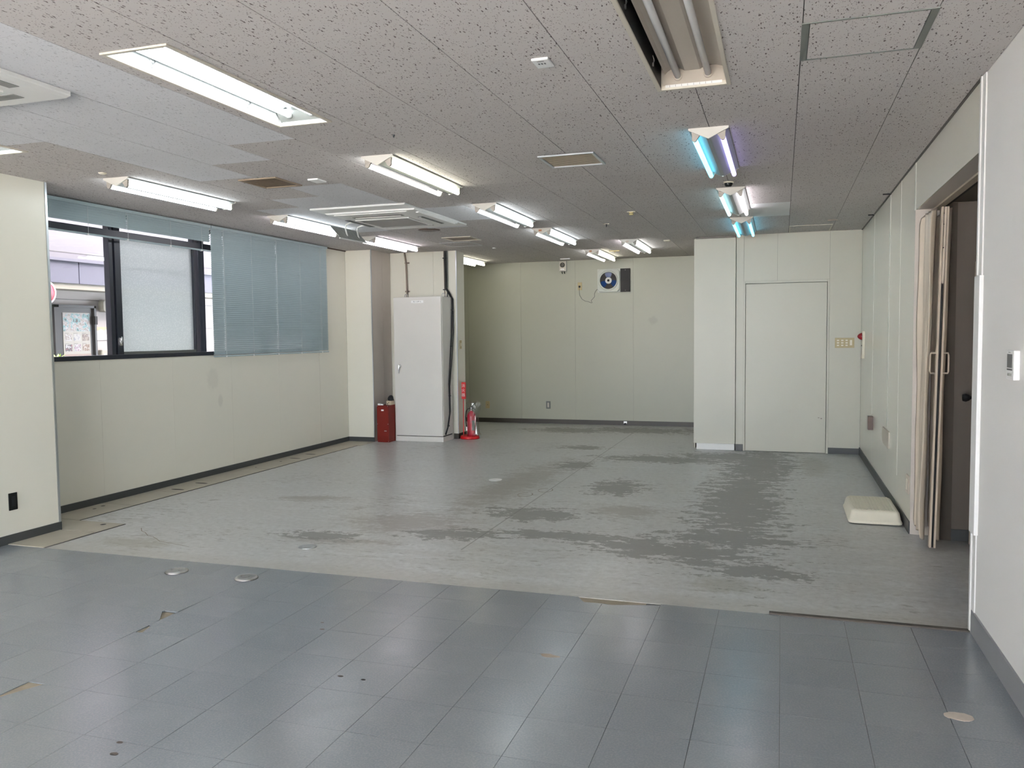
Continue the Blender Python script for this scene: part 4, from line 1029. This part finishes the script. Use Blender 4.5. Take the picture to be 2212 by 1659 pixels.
obj('case', MB().box(-3.385, -3.272, FW - .055, FW, 2.450, 2.612), M['steel'], t, .004)
obj('case_face', MB().box(-3.380, -3.277, FW - .058, FW - .055, 2.455, 2.607), M['frame_old'], t)
for r0, r1, mt in ((.027, .038, M['dark']), (.012, .020, M['dark']), (.0, .006, M['dark'])):
    obj('speaker_ring', MB().lathe([(r0, 0), (r0, -.006), (r1, -.006), (r1, 0)], (-3.331, FW - .058, 2.549), 'y', 20), mt, t)
obj('label_plate', MB().box(-3.365, -3.302, FW - .059, FW - .058, 2.470, 2.492), M['plastic_w'], t)
for x in (-3.345, -3.308): obj('cable_gland', MB().tube([(x, FW - .03, 2.45), (x, FW - .03, 2.425), (x + .008, FW - .03, 2.412)], .007, 7), M['black'], t)
def outlet(name, x0, x1, z0, z1, mt, label, ins):
    t = thing(name, ((x0 + x1) / 2, FW, z0), label, 'socket')
    obj('plate', MB().box(x0, x1, FW - .008, FW, z0, z1), mt, t, .002)
    ins(t, (x0 + x1) / 2, (z0 + z1) / 2)
outlet('wall_socket', -4.683, -4.611, .230, .350, M['beige_plate'], 'low tan wall plate on the far wall behind the extinguisher',
       lambda t, x, z: obj('jack_hole', MB().box(x - .004, x + .004, FW - .0085, FW - .008, z - .006, z + .006), M['dark'], t))
outlet('wall_socket', -3.635, -3.563, .241, .363, M['frame_grey'], 'low steel wall plate with pale socket on the far wall',
       lambda t, x, z: (obj('socket_insert', MB().box(x - .013, x + .013, FW - .0095, FW - .008, z - .036, z + .036), M['frame_old'], t),
                        obj('pin_slot', MB().box(x - .006, x - .002, FW - .010, FW - .0095, z + .008, z + .022).box(x + .002, x + .006, FW - .010, FW - .0095, z + .008, z + .022)
                            .box(x - .006, x - .002, FW - .010, FW - .0095, z - .022, z - .008).box(x + .002, x + .006, FW - .010, FW - .0095, z - .022, z - .008), M['dark'], t)))
t = thing('door_stop', (-2.335, FW - .01, 0), 'small metal stop at the foot of the far wall', 'door stop')
obj('bracket', MB().box(-2.362, -2.308, FW - .024, FW - .010, .03, .066), M['steel'], t, .003)
obj('buffer', MB().lathe([(0, -.05), (.014, -.05), (.014, -.01), (.010, 0)], (-2.335, FW - .02, .028), 'y', 12), M['black'], t)
t = thing('wall_switch', (-4.288, 10.78, 1.25), 'tan switch plate on the partition end', 'switch')
obj('plate', MB().box(-4.297, -4.289, 10.745, 10.815, 1.258, 1.378), M['beige_plate'], t, .002)
obj('rocker', MB().box(-4.289, -4.286, 10.765, 10.795, 1.295, 1.340), M['plastic_c'], t)

# ------------------------------------------------------------------ door wall / right wall fittings
t = thing('switch_panel', (.70, YD, 1.25), 'wide tan switch panel with nine rockers right of the flush door', 'switch')
FY = YD + .004
obj('plate', MB().box(.594, .806, FY - .009, FY, 1.253, 1.371), M['beige_plate'], t, .002)
for i in range(3):
    for j in range(3):
        x = .628 + i * .047; z = 1.283 + j * .029
        obj('rocker', MB().box(x - .012, x + .012, FY - .013, FY - .009, z - .008, z + .008), M['plastic_c'], t, .001)
obj('blank_insert', MB().box(.757, .782, FY - .011, FY - .009, 1.283, 1.345), M['plastic_c'], t)
t = thing('fire_alarm_lamp', (XR, 9.98, 1.14), 'red cone fire lamp above a narrow white plate on the right wall', 'alarm lamp')
obj('back_plate', MB().box(XR - .026, XR, 9.93, 10.06, 1.140, 1.448), M['plastic_c'], t, .003)
obj('lens', MB().lathe([(.040, 0), (.040, -.008), (.034, -.022), (.020, -.040), (.008, -.047), (0, -.048)], (XR - .026, 9.99, 1.388), 'x', 20), M['ruby'], t)
obj('button', MB().lathe([(0, -.005), (.008, -.004), (.008, 0)], (XR - .026, 9.99, 1.285), 'x', 10), M['dark'], t)
tag(obj('brown_box', MB().box(XR - .047, XR, 8.945, 9.035, .452, .590), M['brown'], bevel=.002, org=(XR, 9, .45)), 'brown box mounted low on the glossy right wall', 'box')
tag(obj('blank_plate', MB().box(XR - .012, XR, 7.60, 8.05, .445, .585), M['frame_old'], bevel=.001, org=(XR, 7.8, .44)), 'blank beige cover plate low on the right wall nearer than the brown box', 'cover plate')
t = thing('wall_socket', (XR, 6.50, .27), 'beige socket plate low on the right wall beside the folded curtain', 'socket')
obj('plate', MB().box(XR - .010, XR, 6.44, 6.56, .272, .405), M['vent_slat'], t, .003)
obj('socket_insert', MB().box(XR - .012, XR - .010, 6.475, 6.525, .30, .378), M['plastic_c'], t)
t = thing('thermostat', (XR, 3.70, 1.25), 'white wall remote controller with grey display on the near right wall', 'controller')
obj('case', MB().box(XR - .023, XR, 3.640, 3.752, 1.250, 1.367), M['plastic_w'], t, .004)
obj('display', MB().box(XR - .0242, XR - .023, 3.660, 3.735, 1.298, 1.352), M['grille'], t)
obj('button_strip', MB().box(XR - .0245, XR - .023, 3.660, 3.735, 1.288, 1.294), M['dark_mark'], t)
for k in range(3): obj('button', MB().box(XR - .0245, XR - .023, 3.667 + .022 * k, 3.680 + .022 * k, 1.266, 1.276), M['shade_grey'], t)
obj('header_mark', MB().box(XR - .0236, XR - .023, 3.69, 3.72, 1.357, 1.360), M['shade_grey'], t)
t = thing('corner_guard', (XR, 4.38, .47), 'thick white corner guard on the opening edge near the thermostat', 'corner guard')
obj('guard_slab', MB().box(XR - .018, XR, 4.285, OY0 + .012, .486, 1.700), M['plastic_w'], t, .002)
obj('guard_return', MB().box(XR - .010, XR + .030, OY0 + .012, OY0 + .024, .486, .73).box(XR - .010, XR + .030, OY0 + .012, OY0 + .024, .86, 1.50).box(XR - .010, XR + .03, OY0 + .012, OY0 + .024, 1.62, 1.700), M['plastic_w'], t)
t = thing('wall_socket', (-5.22, 4.42, .24), 'black cover plate low on the near left pillar', 'socket')
obj('plate', MB().box(-5.220, -5.213, 4.382, 4.452, .236, .360), M['dark'], t, .003)
obj('socket_insert', MB().box(-5.213, -5.211, 4.402, 4.432, .262, .334), M['black'], t)

# ------------------------------------------------------------------ folding curtain in the opening
ct = thing('folding_curtain', (.98, 6.15, .02), 'beige vinyl folding curtain pushed back against the far jamb', 'curtain')
def pleat(xs_, name):
    mb = MB(); nz = 16; nfold = 9
    pts = []
    for k in range(nfold):
        u = k / (nfold - 1)
        pts.append((xs_ + (.030 if k % 2 else -.028), 6.365 - u * .385))
    vs = []
    for iz in range(nz + 1):
        v = iz / nz; z = .035 + v * 2.215
        lean = (v - .5) * .038
        for q, (px, py) in enumerate(pts):
            wob = .007 * math.sin(q * 2.1 + v * 6) + .004 * math.sin(q * 5 + v * 17)
            zz = z
            if iz == 0: zz = .035 + .045 * abs(math.sin(q * 1.7)) * (1 - q / nfold)
            u = q / (nfold - 1)
            # fabric slack drawn nearer the jamb at mid height
            vs.append((px + lean * (.3 + .7 * u) + wob, py + wob * .5, zz))
    n = len(pts)
    mb.add(vs, [(i * n + q, i * n + q + 1, (i + 1) * n + q + 1, (i + 1) * n + q) for i in range(nz) for q in range(n - 1)], True)
    o = obj(name, mb, M['curtain'], ct)
    sd = o.modifiers.new('thick', 'SOLIDIFY'); sd.thickness = .0012
    ss = o.modifiers.new('soft', 'SUBSURF'); ss.levels = 1; ss.render_levels = 1
    return o
pleat(.925, 'fabric_fold'); pleat(1.015, 'fabric_fold')
def slanted(x0, x1, y0, y1, z0, z1, dx):
    return MB().add([(x0, y0, z0), (x1, y0, z0), (x1, y1, z0), (x0, y1, z0), (x0 + dx, y0, z1), (x1 + dx, y0, z1), (x1 + dx, y1, z1), (x0 + dx, y1, z1)],
                    [(3, 2, 1, 0), (4, 5, 6, 7), (0, 1, 5, 4), (1, 2, 6, 5), (2, 3, 7, 6), (3, 0, 4, 7)])
obj('post_profile', slanted(.936, .949, 5.945, 5.985, .015, 2.242, .036), M['curtain_rail'], ct, .001)
obj('post_profile', slanted(.963, .975, 5.945, 5.985, .015, 2.242, .042), M['curtain_rail'], ct, .001)
obj('post_slot', slanted(.949, .963, 5.958, 5.985, .015, 1.74, .028), M['dark'], ct)
obj('post_slot_cover', slanted(.9795, .9925, 5.950, 5.985, 1.75, 2.242, .0105), M['curtain'], ct)
for sgn, x in ((-1, .958), (1, .998)):
    obj('handle', MB().tube([(x, 5.965, 1.300), (x + sgn * .030, 5.962, 1.300), (x + sgn * .034, 5.962, 1.285), (x + sgn * .034, 5.962, 1.180), (x + sgn * .030, 5.962, 1.168), (x, 5.965, 1.168)], .006, 7), M['curtain_rail'], ct)
for z in (2.20, 2.13, 1.98, 1.742): obj('post_screw', MB().lathe([(0, -.002), (.004, -.002), (.004, 0)], (.985, 5.949, z), 'y', 8), M['dark'], ct)

# ------------------------------------------------------------------ ribbed plastic pad on the floor
pd = thing('plastic_pad', (.68, 6.88, 0), 'cream ribbed plastic slab lying against the right wall', 'plastic slab')
bx0, bx1, by0, by1 = .492, .862, 6.60, 7.235
def rr(x0, x1, y0, y1, r, n=5):
    out = []
    for (cx, cy, a0) in ((x1 - r, y1 - r, 0), (x0 + r, y1 - r, PI / 2), (x0 + r, y0 + r, PI), (x1 - r, y0 + r, 3 * PI / 2)):
        for k in range(n + 1):
            a = a0 + PI / 2 * k / n; out.append((cx + r * math.cos(a), cy + r * math.sin(a)))
    return out
layers = [(-.0, .008, .04), (-.004, .018, .04), (0, .030, .04), (.004, .032, .04), (.016, .088, .045), (.026, .100, .045), (.040, .104, .04)]
vs = []; n_ = None
for (ins, z, r_) in layers:
    p = rr(bx0 + ins, bx1 - ins, by0 + ins, by1 - ins, r_); n_ = len(p)
    vs += [(x, y, z) for (x, y) in p]
mb = MB().add(vs, [(i * n_ + q, i * n_ + (q + 1) % n_, (i + 1) * n_ + (q + 1) % n_, (i + 1) * n_ + q) for i in range(len(layers) - 1) for q in range(n_)], True)
mb.add(vs[:n_], [tuple(range(n_))]); mb.add(vs[-n_:], [tuple(range(n_))])
obj('slab', mb, M['plastic_c'], pd)
nr = 12
for k in range(nr):
    x = bx0 + .052 + k * (bx1 - bx0 - .104) / (nr - 1)
    obj('rib', MB().prism([(x - .0085, .103), (x - .0075, .1072), (x + .0075, .1072), (x + .0085, .103)], 'y', by0 + .055, by1 - .05), M['plastic_c'], pd)
obj('rim_catch', MB().box(.665, .695, by0 - .010, by0, .022, .034).box(.640, .652, by0 - .008, by0, .022, .032), M['plastic_c'], pd, .002)
obj('foot', MB().box(bx0 + .03, bx1 - .03, by0 + .03, by1 - .03, 0, .010), M['dark'], pd)

# ------------------------------------------------------------------ floor discs and patches
def floor_disc(x, y, r, label):
    t = thing('floor_outlet', (x, y, 0), label, 'floor outlet')
    obj('dome', MB().lathe([(r, 0), (r, .003), (r * .93, .009), (r * .72, .0125), (r * .70, .0118), (r * .5, .0128), (0, .013)], (x, y, 0), n=28), M['steel'], t)
    obj('rim_shadow', MB().lathe([(r + .002, .0), (r + .002, .002), (r, .002)], (x, y, 0), n=28), M['dark'], t)
    for dx in (-.028, .028): obj('screw', MB().lathe([(0, .0015), (.005, .0015), (.006, 0)], (x + dx, y - .01, .0125), n=10), M['dark_mark'], t)
floor_disc(-3.567, 4.134, .068, 'domed metal floor outlet cover on blue vinyl, the left one')
floor_disc(-3.058, 4.136, .068, 'domed metal floor outlet cover on blue vinyl, the right one')
def patch(name, x, y, rx, ry, z, mt, label, cat, wob=.12, n=18, seed=1):
    rnd = random.Random(seed)
    pts = [(x + rx * math.cos(2 * PI * k / n) * (1 + rnd.uniform(-wob, wob)), y + ry * math.sin(2 * PI * k / n) * (1 + rnd.uniform(-wob, wob))) for k in range(n)]
    o = obj(name, MB().prism(pts, 'z', 0.0002, z), mt, org=(x, y, 0)); return tag(o, label, cat)
patch('filler_patch', .645, 3.375, .052, .035, .0016, M['stone'], 'pale filler patch in the blue vinyl near the right wall', 'patch', seed=3)
patch('floor_plug', -2.713, 7.70, .065, .075, .003, M['plastic_w'], 'flat white disc set in the concrete far in the middle', 'floor cap', .01, 20)
patch('floor_plug', -3.105, 4.885, .065, .060, .003, M['alu'], 'flat pale disc set in the concrete just past the vinyl', 'floor cap', .01, 20)
for (x, y, r, sd, where) in ((-2.209, 2.218, .015, 1, 'dark round spot in the vinyl at the lower left of the view'), (-2.253, 2.290, .012, 2, 'tiny dark pit just above the round spot at lower left'),
                      (-2.156, 3.505, .012, 3, 'small brown dot in the middle-left vinyl, the nearer of a close pair'), (-2.207, 3.590, .009, 4, 'small brown dot in the middle-left vinyl, the farther of a close pair'),
                      (-1.782, 3.031, .012, 5, 'brown dot in the central vinyl, left of a black speck'), (-1.670, 3.027, .010, 6, 'black speck in the central vinyl right of a brown dot')):
    patch('floor_stain', x, y, r * 1.1, r * .7, .0006, M['dark'] if sd == 6 else M['lip'], where, 'stain', .06, 12, sd)
patch('floor_stain', -.987, 3.501, .05, .018, .0006, M['mortar'], 'long brown scrape on the blue vinyl nearest the middle', 'stain', .4, 12, 12)
cr = [(-4.658, 5.032), (-4.58, 4.95), (-4.52, 4.92), (-4.431, 4.847), (-4.37, 4.83), (-4.296, 4.784), (-4.22, 4.73), (-4.137, 4.715), (-4.032, 4.690), (-3.908, 4.659)]
mb = MB()
for k in range(len(cr) - 1):
    a, b_ = Vector((*cr[k], .0006)), Vector((*cr[k + 1], .0006)); n2 = Vector((-(b_ - a).y, (b_ - a).x, 0)).normalized() * .0028
    mb.add([a - n2, b_ - n2, b_ + n2, a + n2], [(0, 1, 2, 3)])
tag(obj('floor_crack', mb, M['mortar'], org=(-4.3, 4.8, 0)), 'jagged hairline crack in the concrete at left beyond the vinyl', 'crack')
for k, (x, y, rx, ry, wh) in enumerate([(-2.20, 7.05, .07, .10, 'nearer'), (-2.08, 7.30, .07, .10, 'farther')]):
    mb = MB(); nn = 20
    for q in range(nn):
        if q in (3, 4, 11): continue
        a0, a1 = 2 * PI * q / nn, 2 * PI * (q + 1) / nn
        mb.add([(x + rx * f * math.cos(t), y + ry * f * math.sin(t), .0006) for f, t in ((1, a0), (1, a1), (.88, a1), (.88, a0))], [(0, 1, 2, 3)])
    tag(obj('ring_mark', mb, M['mortar'], org=(x, y, 0)), 'thin dark ring mark beside the floor joint, the %s of two' % wh, 'stain')

# ------------------------------------------------------------------ street outside the window
FX = -9.5; GZ = -.25
struct('street_ground', MB().box(-30, XL - .2, YB - .2, 40, GZ - .1, GZ), M['asphalt'], 'grey alley outside the window', 'ground')
struct('bounce_ground', MB().box(-30, 20, -30, YB - .2, GZ - .1, GZ), M['bounce_ground'], 'unseen pale ground added behind the viewer to bounce sunlight indoors', 'ground')  # out-of-view ground put in as a bounce surface for the ceiling
struct('alley_shade_block', MB().box(XL - .2, 6, YB - .2, YF + 15, 2.9, 19.0), M['facade_up'], 'unseen upper floors added above the room to shade the alley', 'building')  # out-of-view mass put in to keep the alley dim
bl = thing('shop_building', (FX, 9, GZ), 'pale shop building across the street seen through the window', 'building')
obj('upper_wall', MB().box(FX - 4, FX, -22, 34, 2.52, 17.0), M['facade_up'], bl)  # height and length beyond the view added to shade the alley
obj('upper_wall_groove', MB().box(FX - .002, FX + .004, -6, 24, 2.663, 2.673), M['dark_mark'], bl)
for k in range(14):
    z0 = GZ + k * .1975 if False else None
zs = [GZ, .05, .44, .83, 1.235, 1.62, 2.015, 2.20]
for a, b_ in zip(zs[:-1], zs[1:]):
    obj('siding_board', MB().box(FX - .1, FX, -22, 24, a, b_ - .008), M['facade'], bl)
obj('siding_core', MB().box(FX - .12, FX - .01, -22, 24, GZ, 2.52), M['dark_mark'], bl)
obj('fascia', MB().box(FX, FX + .35, 8.93, 24, 2.21, 2.50), M['fascia'], bl)
obj('fascia', MB().box(FX, FX + .35, -6, 8.915, 2.21, 2.50), M['fascia'], bl)
obj('fascia_coping', MB().box(FX, FX + .38, -6, 24, 2.502, 2.54), M['fascia_edge'], bl)
obj('beam', MB().box(FX, FX + .33, -6, 24, 2.13, 2.208), M['beam'], bl)
obj('corner_post', MB().box(FX, FX + .05, 9.84, 9.90, GZ, 2.13), M['facade_up'], bl)
sd_ = obj('shop_door', MB().box(FX, FX + .04, 8.835, 9.44, GZ, 1.90), M['door_grey'], bl, .004)
obj('door_casing', MB().box(FX, FX + .07, 8.75, 8.825, GZ, 1.93).box(FX, FX + .07, 9.44, 9.475, GZ, 1.93).box(FX, FX + .07, 8.75, 9.475, 1.895, 1.93), M['door_grey'], sd_)
obj('door_closer', MB().box(FX + .05, FX + .10, 9.42, 9.462, 1.66, 1.78), M['dark'], sd_)
cx_ = FX + .046
pst = thing('door_poster', (FX + .04, 9.14, 1.1), 'cream poster with photographs on the charcoal shop door', 'poster')
obj('sheet', MB().box(FX + .041, FX + .045, 8.905, 9.375, 1.10, 1.825), M['paper'], pst)
obj('sheet_footer', MB().box(FX + .045, FX + .0465, 8.915, 9.375, 1.10, 1.243), M['pink_paper'], pst)
obj('large_photo', MB().box(FX + .045, FX + .0465, 8.907, 9.373, 1.565, 1.815), photo_mat('street_cafe_print', [(.75, .72, .70), (.45, .38, .33), (.85, .85, .88), (.30, .60, .62), (.10, .09, .09)], 14, 1.3), pst)
pals = [[(.75, .72, .7), (.35, .25, .2), (.9, .9, .9), (.08, .06, .06)], [(.85, .85, .80), (.8, .8, .78), (.5, .5, .6)], [(.6, .5, .42), (.3, .22, .18), (.85, .82, .8)],
        [(.9, .9, .92), (.12, .1, .12), (.6, .15, .2)], [(.55, .75, .8), (.5, .1, .3), (.9, .9, .9), (.15, .1, .12)], [(.8, .72, .62), (.35, .2, .12), (.9, .88, .85)]]
for k in range(6):
    c, r_ = k % 3, k // 3
    y0 = 8.93 + c * .150; z0 = 1.43 - r_ * .145
    obj('small_photo', MB().box(FX + .045, FX + .0465, y0, y0 + .118, z0, z0 + .095), photo_mat('print_%s' % 'abcdef'[k], pals[k], 26, 3.1 * k + 1), pst)
    obj('caption', MB().box(FX + .045, FX + .0465, y0, y0 + .07, z0 + .103, z0 + .110), M['dark_mark'], pst)
text('lettering', 'GRAND VIEW', .05, (FX + .0468, 9.14, 1.20), 'x+', M['sign_brown'], pst)
vh = thing('vent_hood', (FX, 9.675, 1.84), 'rounded cream vent hood on the shop wall', 'vent hood')
obj('hood', MB().prism(rr(9.565, 9.785, 1.845, 2.02, .05), 'x', FX + .02, FX + .12), M['beam'], vh, .02)
obj('collar', MB().prism(rr(9.585, 9.765, 1.865, 2.00, .04), 'x', FX + .002, FX + .03), M['door_grey'], vh)
sn = thing('shop_sign', (FX, 9.66, 1.44), 'white sign with scalloped tan top on the shop wall', 'sign')
obj('board', MB().box(FX + .003, FX + .012, 9.495, 9.83, 1.438, 1.628), M['white_mark'], sn)
pts = [(9.495, 1.628), (9.495, 1.588)]
for k in range(13): pts.append((9.495 + .335 * k / 12, 1.585 + .014 * math.cos(k * PI / 2)))
pts.append((9.83, 1.628))
obj('scalloped_top', MB().prism(pts, 'x', FX + .012, FX + .014), M['sign_brown'], sn)
text('lettering', 'GRAND VIEW', .038, (FX + .0135, 9.66, 1.530), 'x+', M['sign_brown'], sn)
obj('small_print', MB().box(FX + .012, FX + .013, 9.56, 9.78, 1.485, 1.489), M['sign_brown'], sn)
ib = thing('intercom_box', (FX, 9.63, 1.1), 'cream meter box low on the shop wall', 'meter box')
obj('case', MB().box(FX + .002, FX + .08, 9.545, 9.712, 1.10, 1.292), M['beam'], ib, .008)
obj('screen', MB().box(FX + .08, FX + .083, 9.64, 9.69, 1.13, 1.245), M['shade_grey'], ib)
obj('screen', MB().box(FX + .08, FX + .083, 9.575, 9.615, 1.15, 1.235), M['white'], ib)
rs = thing('road_sign', (-8.92, 8.145, GZ), 'round red road sign with white rim partly behind the pillar', 'road sign')
sx_, sy_, sz_ = -8.9, 8.145, 2.054
obj('disc', MB().lathe([(0, .0), (.130, .0), (.130, -.004), (0, -.004)], (sx_ + .004, sy_, sz_), 'x', 32), M['sign_red'], rs)
obj('rim', MB().lathe([(.130, .0015), (.152, .0015), (.152, -.005), (.130, -.005)], (sx_ + .004, sy_, sz_), 'x', 32), M['white_mark'], rs)
obj('pole', MB().tube([(sx_ - .025, sy_, GZ), (sx_ - .025, sy_, sz_ + .1)], .02, 10), M['steel'], rs)
def plant(x, y, z0, label, n, sc, name='potted_shrub'):
    t = thing(name, (x, y, GZ), label, 'plant')
    obj('pot', MB().lathe([(0, 0), (.08, 0), (.10, .22), (.09, .22), (0, .20)], (x, y, GZ), n=14), M['mortar'], t)
    obj('stem', MB().tube([(x, y, GZ + .2), (x + .01, y, z0 - .05)], .006, 5), M['leaf'], t)
    rnd = random.Random(n)
    for k in range(n):
        a = rnd.uniform(0, 2 * PI); e = rnd.uniform(.1, 1.1); L_ = sc * rnd.uniform(.6, 1.1)
        d = Vector((math.cos(a) * math.cos(e), math.sin(a) * math.cos(e), math.sin(e))); s_ = d.cross(Vector((0, 0, 1))).normalized() * L_ * .22
        p = Vector((x, y, z0 - .05 + rnd.uniform(-.08, .03)))
        obj('leaf', MB().add([p, p + d * L_ * .5 + s_, p + d * L_, p + d * L_ * .5 - s_, p + d * L_ * .5 + Vector((0, 0, .01))], [(0, 1, 4), (1, 2, 4), (2, 3, 4), (3, 0, 4)]), M['leaf'], t)
plant(-9.1, 8.46, 1.20, 'bright lime shrub at the lower left corner of the window', 26, .13)
plant(-9.1, 9.40, 1.19, 'thin green seedling at the window sill by the meter box', 6, .12)
# dark corner window latch post outside nothing else
